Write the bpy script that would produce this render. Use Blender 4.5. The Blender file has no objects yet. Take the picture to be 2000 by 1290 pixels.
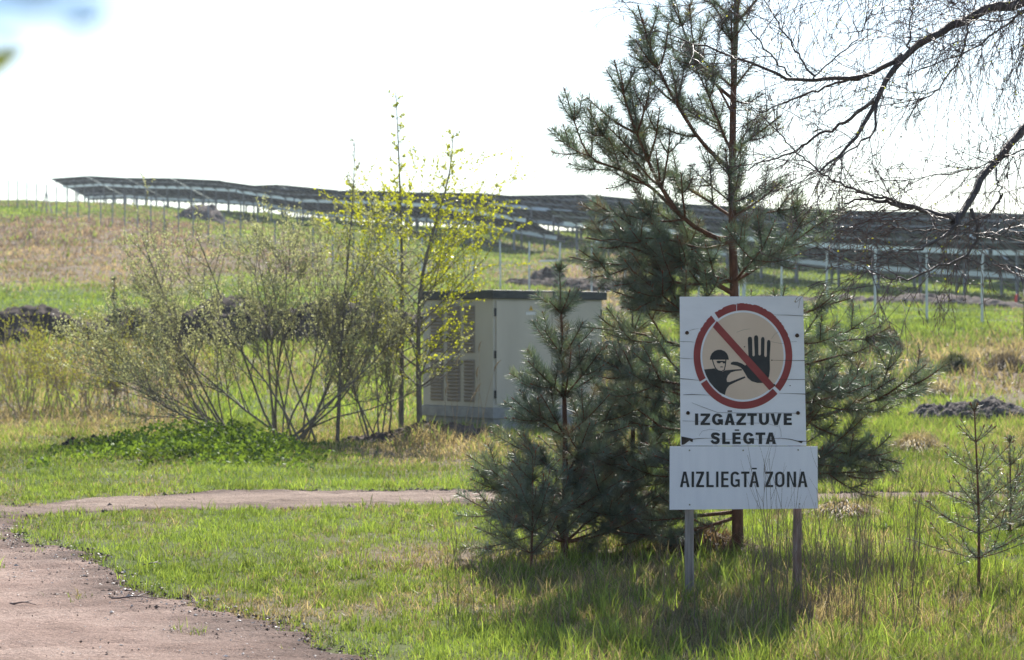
import bpy, bmesh, math
import numpy as np
from mathutils import Vector, Matrix
C = bpy.context.scene.collection
F, EYE = 3889.0, 1.6           # focal length in photo pixels, eye height in metres
R = math.radians
rng = np.random.default_rng(7)

def U(px, py, d):               # a point seen at photo pixel (px,py), d metres away
    return np.array([(px-1000)/F*d, d, EYE+(645-py)/F*d])

# ------------------------------------------------------------------ mesh helpers
def link(name, me, mat=None, parent=None):
    o = bpy.data.objects.new(name, me); C.objects.link(o)
    if mat is not None and me is not None: me.materials.append(mat)
    if parent is not None: o.parent = parent
    return o
def npmesh(name, V, Fs, col=None, smooth=False):
    V = np.asarray(V, np.float32).reshape(-1, 3)
    me = bpy.data.meshes.new(name)
    Fs = [np.asarray(f, np.int32) for f in Fs if len(f)]
    me.vertices.add(len(V)); me.vertices.foreach_set('co', V.ravel())
    tot = np.concatenate([np.full(len(f), f.shape[1], np.int32) for f in Fs])
    li = np.concatenate([f.ravel() for f in Fs])
    me.loops.add(len(li)); me.loops.foreach_set('vertex_index', li)
    me.polygons.add(len(tot))
    st = np.concatenate([[0], np.cumsum(tot)[:-1]]).astype(np.int32)
    me.polygons.foreach_set('loop_start', st)
    me.polygons.foreach_set('use_smooth', np.full(len(tot), smooth))
    me.update(calc_edges=True)
    if col is not None:
        a = me.color_attributes.new('tint', 'FLOAT_COLOR', 'POINT')
        c = np.ones((len(V), 4), np.float32); c[:, :3] = col
        a.data.foreach_set('color', c.ravel())
    return me
def tag(o, label, cat, group=None):
    o['label'] = label; o['category'] = cat
    if group: o['group'] = group
    return o
def kind(o, k): o['kind'] = k; return o
def empty(name, loc, label, cat, group=None):
    o = bpy.data.objects.new(name, None); C.objects.link(o); o.location = loc
    o.empty_display_size = .1
    return tag(o, label, cat, group)
def own(o, root):               # world-space mesh put under an Empty that stands at its base
    o.parent = root; o.matrix_parent_inverse = Matrix.Translation(-Vector(root.location)); return o

class MB:                       # boxes and polygons collected into one bevelled mesh
    def __init__(s): s.bm = bmesh.new()
    def box(s, o, ax, ay, az, bev=0):       # o = centre, ax.. = half axes
        o, ax, ay, az = map(lambda v: Vector(v), (o, ax, ay, az))
        b = bmesh.new(); vs = [b.verts.new(o+i*ax+j*ay+k*az) for i in (-1,1) for j in (-1,1) for k in (-1,1)]
        for f in ((0,1,3,2),(4,6,7,5),(0,4,5,1),(2,3,7,6),(0,2,6,4),(1,5,7,3)): b.faces.new([vs[q] for q in f])
        bmesh.ops.recalc_face_normals(b, faces=b.faces)
        if bev: bmesh.ops.bevel(b, geom=list(b.edges), offset=bev, segments=2, affect='EDGES', profile=.6)
        s.add(b); return s
    def bar(s, p, q, w, h, up=(0,0,1)):
        p, q = Vector(p), Vector(q); d = (q-p); L = d.length; d.normalize()
        side = d.cross(Vector(up)).normalized(); u2 = side.cross(d)
        return s.box((p+q)/2, d*L/2, side*w/2, u2*h/2)
    def add(s, b):
        m = {v: s.bm.verts.new(v.co) for v in b.verts}
        for f in b.faces: s.bm.faces.new([m[v] for v in f.verts])
        b.free()
    def poly(s, pts, dz=None):
        vs = [s.bm.verts.new(p) for p in pts]; s.bm.faces.new(vs)
        if dz is not None:
            vs2 = [s.bm.verts.new(Vector(p)+Vector(dz)) for p in pts]; s.bm.faces.new(vs2[::-1])
            for i in range(len(vs)):
                j = (i+1) % len(vs); s.bm.faces.new((vs[i], vs2[i], vs2[j], vs[j]))
        return s
    def build(s, name, mat, root=None, world=True):
        bmesh.ops.recalc_face_normals(s.bm, faces=s.bm.faces)
        me = bpy.data.meshes.new(name); s.bm.to_mesh(me); s.bm.free()
        o = link(name, me, mat)
        if root is not None:
            if world: own(o, root)
            else: o.parent = root
        return o

def tubes(polys, sides=4):      # list of (points Kx3, radii K) -> verts, quads
    by = {}
    for p, r in polys: by.setdefault(len(p), []).append((p, r))
    VV, FF, off = [], [], 0
    for K, L in by.items():
        P = np.array([a for a, _ in L], float); Rr = np.array([np.broadcast_to(b, K) for _, b in L], float); N = len(L)
        T = np.gradient(P, axis=1); T /= np.linalg.norm(T, axis=2, keepdims=True)+1e-12
        ref = np.zeros((N, 1, 3)); m = np.abs(T[:, :, 2]).mean(1) > .75
        ref[~m, 0, 2] = 1; ref[m, 0, 0] = 1
        A = np.cross(T, ref); A /= np.linalg.norm(A, axis=2, keepdims=True)+1e-12
        B = np.cross(T, A)
        th = np.arange(sides)*2*np.pi/sides
        V = P[:, :, None]+Rr[:, :, None, None]*(A[:, :, None]*np.cos(th)[:, None]+B[:, :, None]*np.sin(th)[:, None])
        VV.append(V.reshape(-1, 3))
        n, k, s = np.meshgrid(np.arange(N), np.arange(K-1), np.arange(sides), indexing='ij')
        b0 = off+(n*K+k)*sides; s2 = (s+1) % sides
        FF.append(np.stack([b0+s, b0+s2, b0+sides+s2, b0+sides+s], -1).reshape(-1, 4))
        off += N*K*sides
    return np.concatenate(VV), [np.concatenate(FF)]
def tube_obj(name, polys, mat, root=None, sides=4):
    V, Fs = tubes(polys, sides); o = link(name, npmesh(name, V, Fs, smooth=True), mat)
    return own(o, root) if root is not None else o
def resample(P, n):
    P = np.asarray(P, float); s = np.concatenate([[0], np.cumsum(np.linalg.norm(np.diff(P, axis=0), axis=1))])
    t = np.linspace(0, s[-1], n); Q = np.stack([np.interp(t, s, P[:, i]) for i in range(3)], 1)
    if len(P) > 2:
        for _ in range(2): Q[1:-1] = .5*Q[1:-1]+.25*(Q[:-2]+Q[2:])
    return Q
def unit(v): return v/(np.linalg.norm(v, axis=-1, keepdims=True)+1e-12)

# ------------------------------------------------------------------ value noise
def vnoise(x, y, seed=0):
    xi, yi = np.floor(x).astype(np.int64), np.floor(y).astype(np.int64); fx, fy = x-xi, y-yi
    fx = fx*fx*(3-2*fx); fy = fy*fy*(3-2*fy)
    def h(a, b):
        n = (a*374761393+b*668265263+seed*974634777) & 0x7fffffff
        n = ((n ^ (n >> 13))*1274126177) & 0x7fffffff
        return ((n ^ (n >> 16)) & 0xffff)/65535.0
    return (h(xi, yi)*(1-fx)+h(xi+1, yi)*fx)*(1-fy)+(h(xi, yi+1)*(1-fx)+h(xi+1, yi+1)*fx)*fy
def fbm(x, y, seed=0, o=4):
    s, a, t = 0, .5, 0
    for i in range(o): s = s+a*vnoise(x*2**i, y*2**i, seed+i); t += a; a *= .5
    return s/t

# ------------------------------------------------------------------ terrain
E1, NN = np.array([.497, -.867]), np.array([.867, .497])   # along the panel rows / away from us
ctrl = [(-50,222,15.3),(-36,197,13.6),(-17,164,9.9),(1,133,6.66),(16.4,106,3.9),(22.4,95.7,3.1),(26,89,2.7),
 (14.4,61,1.75),(4.7,78,2.75),(0,86,3.3),(-20.9,122.6,7.6),(-38.8,152.7,11),
 (-9.2,40,.0),(-13.9,60,1.5),(-20.8,90,3.6),(-27.7,120,6.7),(7.4,32,.16),(10.4,45,.96),(0,40,.4),(0,50,1.2),(-5,45,.6),(-8,60,1.6),
 (-19,186,12),(27.1,105.6,4.1),(30.3,118,5.35),(33.5,130.4,6.1),(4,145.7,8.1),(4.6,163,9.6),(-60,172,12.6),(-40,240,14.6),
 (-20,230,11.6),(10,200,9),(40,170,6.2),(70,110,3.5),(50,60,2),(30,30,0),(-40,60,2),(-30,30,0),(-70,120,7),(-90,180,12),(0,20,0),(-10,25,0),(10,25,0),(0,30,0),(-5,33,0),(0,10,0),(-80,300,9),(60,280,3)]
ctrl = np.array(ctrl, float)
def _phi(r2): return .5*r2*np.log(r2+1e-9)
def _fit():
    P = ctrl[:, :2]/100; n = len(P)
    K = _phi(((P[:, None]-P[None])**2).sum(2))+np.eye(n)*2e-3
    A = np.zeros((n+3, n+3)); A[:n, :n] = K; A[:n, n] = 1; A[:n, n+1:] = P; A[n:, :n] = A[:n, n:].T
    return np.linalg.solve(A, np.concatenate([ctrl[:, 2], np.zeros(3)])), P
_W, _P = _fit()
def ground(x, y):
    x = np.asarray(x, float); y = np.asarray(y, float); sh = x.shape
    xf, yf = np.clip(x.ravel(), -110, 90)/100, np.clip(y.ravel(), 0, 320)/100
    z = _W[len(_P)]+_W[len(_P)+1]*xf+_W[len(_P)+2]*yf
    for i in range(len(_P)): z = z+_W[i]*_phi((xf-_P[i, 0])**2+(yf-_P[i, 1])**2)
    k = np.clip((yf*100-24)/14, 0, 1); k = k*k*(3-2*k)
    z = np.maximum(z, -.1)*k
    X, Y = x.ravel(), y.ravel()
    far = np.clip((Y-20)/40, 0, 1)
    near = np.clip((Y-20)/6, 0, 1)
    z = z+(fbm(X*.9, Y*.9, 3)-.5)*(.05+.12*near)+(fbm(X*.25, Y*.25, 9)-.5)*.35*far+(fbm(X*.8, Y*.55, 19)-.5)*.3*far
    return z.reshape(sh)
def gz(x, y): return float(ground(np.array([x]), np.array([y]))[0])
def colrow(x, y, z): return 1000+x/y*F, 645-(z-EYE)/y*F

rd_y = np.array([6, 9.65, 10.28, 11.2, 11.85, 13.38, 14.47, 15.75, 16.6, 17.4]); rd_x = np.array([1.3, -.79, -1.16, -1.58, -2.04, -2.75, -3.24, -4.0, -4.2, -4.3])
def road_d(x, y): return np.minimum((np.interp(y, rd_y, rd_x)-x)*.75, (17.6-y)*.75)+(fbm(x*2.2, y*2.2, 21)-.5)*.45
def path_d(x, y):
    hi = np.interp(x, [-9, -4.6, -2.75, -.23, 3.75, 8], [17.6, 18.3, 19.75, 19.75, 19.6, 19.2])
    lo = np.interp(x, [-9, -4.6, -3.7, -2.75, -.23, 3.75, 8], [15.2, 16.6, 17.45, 17.75, 18.15, 18.75, 18.5])
    return np.minimum(hi-y, y-lo)+(fbm(x*1.6, y*1.6, 31)-.5)*.5
def dirt_d(x, y): return np.maximum(road_d(x, y), path_d(x, y))

DRY = [(130,455,230,32,.7),(310,520,230,28,.6),(60,520,130,25,.7),(450,505,150,35,.5),(100,588,330,20,-.6),(560,600,200,20,-.5),(60,412,500,10,-.5),
 (250,700,260,55,.45),(100,825,160,22,.6),(700,850,200,20,.35),(850,885,170,24,.75),(330,735,200,30,.4),(1860,700,200,45,.75),(1650,800,150,40,.3),(1960,735,120,30,.5),(1720,640,260,22,-.5),
 (1110,535,110,12,.5),(1800,950,170,30,.4),(1690,1000,120,30,.5),(830,1090,150,40,.65),(640,1120,150,25,.3),(1200,1195,300,50,.38),(1400,1230,250,50,.4),(1750,1220,250,60,.3),(1500,590,300,8,.4),(1880,870,130,25,.45),(500,1040,320,40,-.2),(400,930,500,22,-.3),(1000,470,200,20,-.5),(1750,560,300,15,-.6)]
def dryness(x, y, z):
    px, py = colrow(x, y, z); d = np.full(np.shape(x), .3)
    for a, b, sa, sb, k in DRY: d = d+k*np.exp(-.5*((px-a)/sa)**2-.5*((py-b)/sb)**2)
    sc = np.clip(16/np.maximum(y, 8), .12, 1)
    return np.clip(d+(fbm(x*1.3*sc, y*1.3*sc*.6, 41)-.5)*1.7+(fbm(x*.35*sc, y*.3*sc, 43)-.5)*1.1, 0, 1)

# ------------------------------------------------------------------ materials
def newmat(name):
    m = bpy.data.materials.new(name); m.use_nodes = True; nt = m.node_tree; nt.nodes.clear()
    out = nt.nodes.new('ShaderNodeOutputMaterial'); return m, nt, out
def N(nt, t, **kw):
    n = nt.nodes.new(t)
    for k, v in kw.items():
        if k in n.inputs: n.inputs[k].default_value = v
        else: setattr(n, k, v)
    return n
def ramp(nt, fac, stops):
    r = nt.nodes.new('ShaderNodeValToRGB'); e = r.color_ramp.elements
    while len(e) < len(stops): e.new(.5)
    for k, (p, c) in enumerate(stops): e[k].position = p; e[k].color = (*c, 1)
    nt.links.new(fac, r.inputs[0]); return r.outputs[0]
def noise(nt, scale, detail=4, vec=None, rough=.55):
    n = N(nt, 'ShaderNodeTexNoise', Scale=scale, Detail=detail, Roughness=rough)
    if vec is None: vec = nt.nodes.new('ShaderNodeTexCoord').outputs['Object']
    nt.links.new(vec, n.inputs['Vector']); return n.outputs['Fac']
def pbr(name, stops, scale=8, rough=.6, metal=0, bump=0, bscale=None, spec=.4, stretch=None):
    m, nt, out = newmat(name); p = N(nt, 'ShaderNodeBsdfPrincipled', Roughness=rough, Metallic=metal)
    p.inputs['Specular IOR Level'].default_value = spec
    vec = nt.nodes.new('ShaderNodeTexCoord').outputs['Object']
    if stretch:
        mp = N(nt, 'ShaderNodeMapping'); mp.inputs['Scale'].default_value = stretch; nt.links.new(vec, mp.inputs[0]); vec = mp.outputs[0]
    if len(stops) == 1: stops = [(.3, tuple(c*.9 for c in stops[0])), (.7, tuple(min(1, c*1.08) for c in stops[0]))]
    nt.links.new(ramp(nt, noise(nt, scale, 5, vec), stops), p.inputs['Base Color'])
    if bump:
        b = N(nt, 'ShaderNodeBump', Strength=bump, Distance=.02); nt.links.new(noise(nt, bscale or scale*3, 6, vec), b.inputs['Height'])
        nt.links.new(b.outputs[0], p.inputs['Normal'])
    nt.links.new(p.outputs[0], out.inputs[0]); return m
def leafmat(name, col=None, trans=.5, tcol=(1.15, 1.25, .5), gloss=.06, rough=.35, var=.25, vscale=3):
    m, nt, out = newmat(name)
    if col is None:
        c = N(nt, 'ShaderNodeVertexColor', layer_name='tint').outputs[0]
    else:
        c = ramp(nt, noise(nt, vscale, 2), [(.3, tuple(v*(1-var) for v in col)), (.7, tuple(v*(1+var) for v in col))])
    df = N(nt, 'ShaderNodeBsdfDiffuse'); tr = N(nt, 'ShaderNodeBsdfTranslucent'); gl = N(nt, 'ShaderNodeBsdfGlossy', Roughness=rough)
    mul = N(nt, 'ShaderNodeMix', data_type='RGBA', blend_type='MULTIPLY'); mul.inputs[0].default_value = 1
    mul.inputs[7].default_value = (*tcol, 1); nt.links.new(c, mul.inputs[6])
    nt.links.new(c, df.inputs[0]); nt.links.new(mul.outputs[2], tr.inputs[0])
    a = N(nt, 'ShaderNodeMixShader'); a.inputs[0].default_value = trans
    nt.links.new(df.outputs[0], a.inputs[1]); nt.links.new(tr.outputs[0], a.inputs[2])
    b = N(nt, 'ShaderNodeMixShader'); b.inputs[0].default_value = gloss
    nt.links.new(a.outputs[0], b.inputs[1]); nt.links.new(gl.outputs[0], b.inputs[2]); nt.links.new(b.outputs[0], out.inputs[0])
    return m
M = {}
M['grass'] = leafmat('grass', None, .5, (1.2, 1.2, .7), .04, .5)
M['needle'] = leafmat('pine_needles', None, .42, (1.2, 1.28, .85), .15, .48)
M['needle_dark'] = M['needle']
M['bud'] = pbr('pine_bud', [(.3, (.2, .075, .04)), (.7, (.3, .13, .07))], 60, .6)
M['pinebark'] = pbr('pine_bark', [(.35, (.10, .045, .028)), (.6, (.2, .095, .058)), (.75, (.27, .16, .11))], 28, .75, bump=.6, stretch=(1, 1, .35))
M['greybark'] = pbr('grey_bark', [(.3, (.10, .085, .075)), (.7, (.22, .19, .165))], 30, .75, bump=.5, stretch=(1, 1, .3))
M['birchbark'] = pbr('birch_limb_bark', [(.35, (.055, .042, .042)), (.6, (.10, .08, .078)), (.75, (.2, .18, .17))], 25, .6, bump=.5, spec=.5)
M['birchtwig'] = pbr('birch_twig', [(.3, (.06, .032, .032)), (.7, (.12, .07, .062))], 30, .45, spec=.6)
M['bushbark'] = pbr('reddish_twig', [(.3, (.19, .12, .085)), (.7, (.32, .24, .17))], 20, .6)
M['willowbark'] = pbr('willow_bark', [(.3, (.115, .095, .075)), (.7, (.22, .19, .15))], 20, .65)
M['willowbud'] = leafmat('willow_bud', (.42, .41, .27), .5, (1.1, 1.15, .7), .04, .4)
M['youngleaf'] = leafmat('young_yellow_leaf', (.42, .45, .03), .6, (1.2, 1.15, .5), .05, .35)
M['yellowtwigleaf'] = leafmat('yellow_green_bud', (.33, .34, .06), .55, (1.2, 1.15, .5), .04, .4)
M['weedleaf'] = leafmat('nettle_leaf', (.12, .19, .04), .5, (1.4, 1.3, .5), .03, .5, .5, 1.5)
M['soil'] = pbr('dark_soil', [(.3, (.028, .02, .018)), (.55, (.06, .046, .04)), (.75, (.13, .10, .085))], 2.2, .95, bump=1, bscale=9, spec=.2)
M['rubble'] = pbr('stony_soil', [(.3, (.035, .028, .026)), (.5, (.085, .07, .064)), (.66, (.16, .14, .13)), (.78, (.34, .31, .29))], 26, .9, bump=1, bscale=40, spec=.3)
M['soilpale'] = pbr('pale_soil', [(.3, (.055, .042, .038)), (.55, (.10, .08, .072)), (.75, (.18, .145, .13))], 2, .95, bump=.7, bscale=8, spec=.2)
M['steel'] = pbr('galvanised_steel', [(.3, (.42, .46, .5)), (.7, (.56, .6, .64))], 3, .42, metal=.55)
M['postgrey'] = pbr('grey_fence_post', [(.3, (.17, .195, .23)), (.7, (.25, .28, .32))], 3, .5, metal=.3)
M['purlin'] = pbr('bright_purlin', [(.3, (.68, .78, .88)), (.7, (.76, .85, .93))], 3, .4, metal=.5)
M['postwood'] = pbr('weathered_wood', [(.35, (.19, .165, .155)), (.55, (.29, .26, .25)), (.75, (.36, .335, .32))], 9, .85, bump=.4, stretch=(6, 6, .5))
M['postwood2'] = pbr('stained_wood', [(.35, (.15, .095, .08)), (.5, (.23, .15, .13)), (.7, (.33, .27, .25))], 9, .85, bump=.4, stretch=(6, 6, .6))
M['board'] = pbr('white_painted_board', [(.3, (.72, .715, .78)), (.6, (.79, .785, .85)), (.8, (.81, .80, .85))], 3.5, .5, bump=.06, bscale=30, stretch=(1, 1, 2.5))
M['plastic'] = pbr('white_sign_plate', [(.3, (.72, .715, .79)), (.7, (.79, .785, .85))], 6, .4, stretch=(3, 1, .5))
M['black'] = pbr('black_paint', [(.3, (.012, .013, .018)), (.7, (.022, .024, .03))], 20, .5)
M['red'] = pbr('faded_red_paint', [(.35, (.235, .028, .03)), (.7, (.3, .045, .045))], 12, .5)
M['peach'] = pbr('peach_paint', [(.3, (.62, .47, .37)), (.7, (.70, .54, .43))], 5, .5)
M['crack'] = pbr('crack', [(.3, (.03, .025, .022)), (.7, (.07, .055, .05))], 40, .9)
M['rust'] = pbr('rusty_bolt', [(.3, (.03, .02, .016)), (.7, (.09, .045, .03))], 60, .8, metal=.2)
M['screw'] = pbr('dull_screw', [(.3, (.2, .19, .17)), (.7, (.3, .28, .25))], 60, .6, metal=.4)
M['beige'] = pbr('beige_cladding', [(.3, (.45, .425, .385)), (.7, (.52, .495, .45))], 2.2, .5, stretch=(1, 1, .4))
M['doorbeige'] = pbr('beige_door', [(.3, (.47, .43, .375)), (.7, (.54, .495, .435))], 2.2, .45, stretch=(1, 1, .4))
M['roofdark'] = pbr('dark_roof_trim', [(.3, (.03, .034, .04)), (.7, (.05, .055, .062))], 6, .55)
M['grille'] = pbr('brown_louvre', [(.3, (.28, .25, .235)), (.7, (.34, .30, .28))], 8, .55)
M['concrete'] = pbr('concrete', [(.3, (.24, .24, .25)), (.7, (.36, .36, .36))], 7, .9, bump=.3)
M['yellow'] = pbr('yellow_sticker', [(.7, .42, .04)], 10, .45)
M['plate'] = pbr('pale_plate', [(.72, .72, .72)], 10, .45)
M['tanplate'] = pbr('tan_plate', [(.45, .35, .25)], 30, .5)
M['redplastic'] = pbr('red_plastic', [(.62, .04, .03)], 10, .45)
M['cell'] = pbr('panel_backsheet', [(.3, (.10, .165, .205)), (.55, (.125, .18, .205)), (.75, (.18, .20, .175))], .8, .8, spec=.05)
M['alu'] = pbr('module_frame', [(.02, .03, .042)], 8, .8, spec=.05)
M['glass'] = pbr('module_glass', [(.02, .03, .06)], 8, .12, spec=.6)
M['whiteplank'] = pbr('white_plank', [(.7, .7, .68)], 8, .6)
M['straw'] = pbr('dry_stem', [(.3, (.22, .16, .10)), (.7, (.42, .33, .22))], 12, .7)
M['darkstem'] = pbr('dead_weed_stem', [(.3, (.10, .075, .06)), (.7, (.2, .15, .12))], 12, .7)
M['fringeleaf'] = leafmat('lens_fringe_leaf', (.55, .68, .76), .65, (1.1, 1.1, 1.2), .04, .4)  # blue lens fringing against the bright sky, put into the leaf colour

def groundmat():
    m, nt, out = newmat('meadow_ground'); p = N(nt, 'ShaderNodeBsdfPrincipled', Roughness=.95); p.inputs['Specular IOR Level'].default_value = .1
    c = N(nt, 'ShaderNodeVertexColor', layer_name='tint').outputs[0]
    v = ramp(nt, noise(nt, 7, 8, None, .7), [(.3, (.55, .55, .55)), (.7, (1.3, 1.3, 1.3))])
    mul = N(nt, 'ShaderNodeMix', data_type='RGBA', blend_type='MULTIPLY'); mul.inputs[0].default_value = 1
    nt.links.new(c, mul.inputs[6]); nt.links.new(v, mul.inputs[7]); nt.links.new(mul.outputs[2], p.inputs['Base Color'])
    b = N(nt, 'ShaderNodeBump', Strength=.6, Distance=.03); nt.links.new(noise(nt, 22, 6), b.inputs['Height']); nt.links.new(b.outputs[0], p.inputs['Normal'])
    nt.links.new(p.outputs[0], out.inputs[0]); return m
def dirtmat(name, a, b_, c_, st=(.7, 1.6, 1)):
    m, nt, out = newmat(name); p = N(nt, 'ShaderNodeBsdfPrincipled', Roughness=.92); p.inputs['Specular IOR Level'].default_value = .25
    t = nt.nodes.new('ShaderNodeTexCoord').outputs['Object']
    mp = N(nt, 'ShaderNodeMapping'); mp.inputs['Scale'].default_value = st; nt.links.new(t, mp.inputs[0])
    base = ramp(nt, noise(nt, 1.1, 9, mp.outputs[0], .68), [(.33, a), (.5, b_), (.66, c_)])
    ed = N(nt, 'ShaderNodeVertexColor', layer_name='tint').outputs[0]
    em = N(nt, 'ShaderNodeMix', data_type='RGBA'); nt.links.new(ed, em.inputs[0]); nt.links.new(base, em.inputs[6])
    nt.links.new(ramp(nt, noise(nt, 9, 6), [(.35, (.07, .045, .035)), (.6, (.15, .10, .08))]), em.inputs[7]); base = em.outputs[2]
    sp = ramp(nt, noise(nt, 65, 3), [(.30, (.5, .48, .46)), (.43, (.95, .95, .95)), (.58, (1, 1, 1)), (.68, (1.45, 1.42, 1.4))])
    mul = N(nt, 'ShaderNodeMix', data_type='RGBA', blend_type='MULTIPLY'); mul.inputs[0].default_value = 1
    nt.links.new(base, mul.inputs[6]); nt.links.new(sp, mul.inputs[7]); nt.links.new(mul.outputs[2], p.inputs['Base Color'])
    b = N(nt, 'ShaderNodeBump', Strength=1, Distance=.035); nt.links.new(noise(nt, 28, 8, None, .7), b.inputs['Height']); nt.links.new(b.outputs[0], p.inputs['Normal'])
    nt.links.new(p.outputs[0], out.inputs[0]); return m
M['ground'] = groundmat()
M['dirt'] = dirtmat('dirt_track', (.225, .148, .118), (.345, .242, .198), (.43, .318, .265))
M['dirtpath'] = dirtmat('dirt_path', (.165, .115, .088), (.29, .213, .168), (.39, .295, .24), (.3, 4, 1))
M['pebble'] = leafmat('pebble', None, 0, (1, 1, 1), .05, .4)

# ------------------------------------------------------------------ ground sheets
def axis(parts):
    a = []
    for lo, hi, st in parts: a += list(np.arange(lo, hi, st))
    return np.array(a+[parts[-1][1]])
def grid(xs, ys):
    X, Y = np.meshgrid(xs, ys); nx, ny = len(xs), len(ys)
    i, j = np.meshgrid(np.arange(nx-1), np.arange(ny-1)); b = (j*nx+i).ravel()
    return X.ravel(), Y.ravel(), np.stack([b, b+1, b+nx+1, b+nx], 1)
STRAW, GREEN, SOILC = np.array([.205, .16, .115]), np.array([.08, .125, .025]), np.array([.11, .085, .06])
xs = axis([(-440, -200, 40), (-200, -60, 6), (-60, -14, 1.2), (-14, 14, .16), (14, 60, 1.2), (60, 200, 6), (200, 440, 40)])
ys = axis([(-120, -20, 20), (-20, 7, 1.5), (7, 34, .16), (34, 80, .6), (80, 250, 1.5), (250, 400, 6), (400, 520, 40)])
gx, gy, gf = grid(xs, ys); gzv = ground(gx, gy)
ok = gy > 5
dr = np.where(ok, dryness(np.where(ok, gx, 0), np.where(ok, gy, 10), gzv), .4)[:, None]
gc = GREEN*(1-dr)+STRAW*dr
nm = np.clip((26-gy)/8, 0, 1)[:, None]*.3
gc = gc*(1-nm)+SOILC*nm
gzv = gzv-np.clip((dirt_d(gx, gy)+.05)/.25, 0, 1)*.05*(gy > 6)*(np.abs(gx) < 14)*(gy < 24)
kind(link('ground', npmesh('ground', np.stack([gx, gy, gzv], 1), [gf], gc, True), M['ground']), 'structure')
def dirt_sheet(name, xs, ys, dfun, mat):
    X, Y, f = grid(xs, ys); d = dfun(X, Y)
    Z = ground(X, Y)-.006+np.clip(d, -.12, .06)*.25-.03*np.clip(d/.4, 0, 1)*0+(fbm(X*6, Y*9, 51, 5)-.5)*.045+(fbm(X*1.2, Y*3, 52)-.5)*.03
    keep = (d[f] > -.2).any(1); f = f[keep]; u, inv = np.unique(f, return_inverse=True)
    e = np.clip(1-(d-.02)/.65, 0, 1)**1.3*np.clip(fbm(X*2.5, Y*2.5, 57)*3-.55, 0, 1)
    kind(link(name, npmesh(name, np.stack([X, Y, Z], 1)[u], [inv.reshape(-1, 4)], np.repeat(e[u, None], 3, 1), True), mat), 'structure')
dirt_sheet('dirt_road', np.arange(-7, 1.6, .05), np.arange(6.5, 17.3, .05), road_d, M['dirt'])
dirt_sheet('dirt_path', np.arange(-9, 8, .06), np.arange(15, 20.6, .05), lambda x, y: np.minimum(path_d(x, y), .12-road_d(x, y)+.1), M['dirtpath'])

# stones and crumbs lying on the road
def pebbles():
    n = 42000; x = rng.uniform(-4.3, .2, n); y = rng.uniform(9, 16.2, n); d = road_d(x, y)
    edge = np.exp(-(d/.22)**2); k = (d > -.12) & (rng.random(n) < .15+.85*edge); x, y, d, edge = x[k], y[k], d[k], edge[k]; n = len(x)
    s = rng.lognormal(-5.85, .6, n)*(1+edge*.5); s = np.clip(s, .002, .018)
    base = np.array([(1,0,0),(-1,0,0),(0,1,0),(0,-1,0),(0,0,1),(0,0,-1)], float)
    tri = np.array([(0,2,4),(2,1,4),(1,3,4),(3,0,4),(2,0,5),(1,2,5),(3,1,5),(0,3,5)])
    a = rng.uniform(0, 6.28, n); sc = rng.uniform(.6, 1.4, (n, 1, 3)); sc[:, :, 2] *= .6
    B = base[None]*sc*s[:, None, None]*rng.uniform(.7, 1.2, (n, 6, 1)); ca, sa = np.cos(a)[:, None], np.sin(a)[:, None]
    P = np.stack([B[..., 0]*ca-B[..., 1]*sa+x[:, None], B[..., 0]*sa+B[..., 1]*ca+y[:, None], B[..., 2]+(ground(x, y)+.012+s*.2)[:, None]], -1)
    light = rng.random(n) < .6*(1-edge*.7); c = np.where(light[:, None], np.array([.6, .54, .5]), np.array([.1, .065, .05]))*rng.uniform(.6, 1.2, (n, 1))
    f = tri[None]+(np.arange(n)*6)[:, None, None]
    kind(link('gravel', npmesh('gravel', P.reshape(-1, 3), [f.reshape(-1, 3)], np.repeat(c, 6, 0)), M['pebble']), 'stuff')
pebbles()
def clods():                    # dark crumbs thrown up along the edges of the path
    n = 40000; x = rng.uniform(-6, 6, n); y = rng.uniform(16.3, 20.3, n); d = path_d(x, y); edge = np.exp(-((d-.02)/.12)**2)
    k = rng.random(n) < edge*np.clip(fbm(x*1.2, y*2, 58)*4-1.4, .05, 1)*np.where(y > 18.4, 1, .35)+.004*(d > 0); x, y = x[k], y[k]; n = len(x); s = np.clip(rng.lognormal(-4.75, .5, n), .004, .02)
    base = np.array([(1,0,0),(-1,0,0),(0,1,0),(0,-1,0),(0,0,1),(0,0,-1)], float); tri = np.array([(0,2,4),(2,1,4),(1,3,4),(3,0,4),(2,0,5),(1,2,5),(3,1,5),(0,3,5)])
    P = base[None]*s[:, None, None]*rng.uniform(.5, 1.4, (n, 6, 3))+np.stack([x, y, ground(x, y)+s*.3], 1)[:, None]
    f = tri[None]+(np.arange(n)*6)[:, None, None]; c = np.array([.10, .075, .06])*rng.uniform(.5, 1.6, (n, 1))
    kind(link('soil_crumbs', npmesh('soil_crumbs', P.reshape(-1, 3), [f.reshape(-1, 3)], np.repeat(c, 6, 0)), M['pebble']), 'stuff')
clods()

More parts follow.
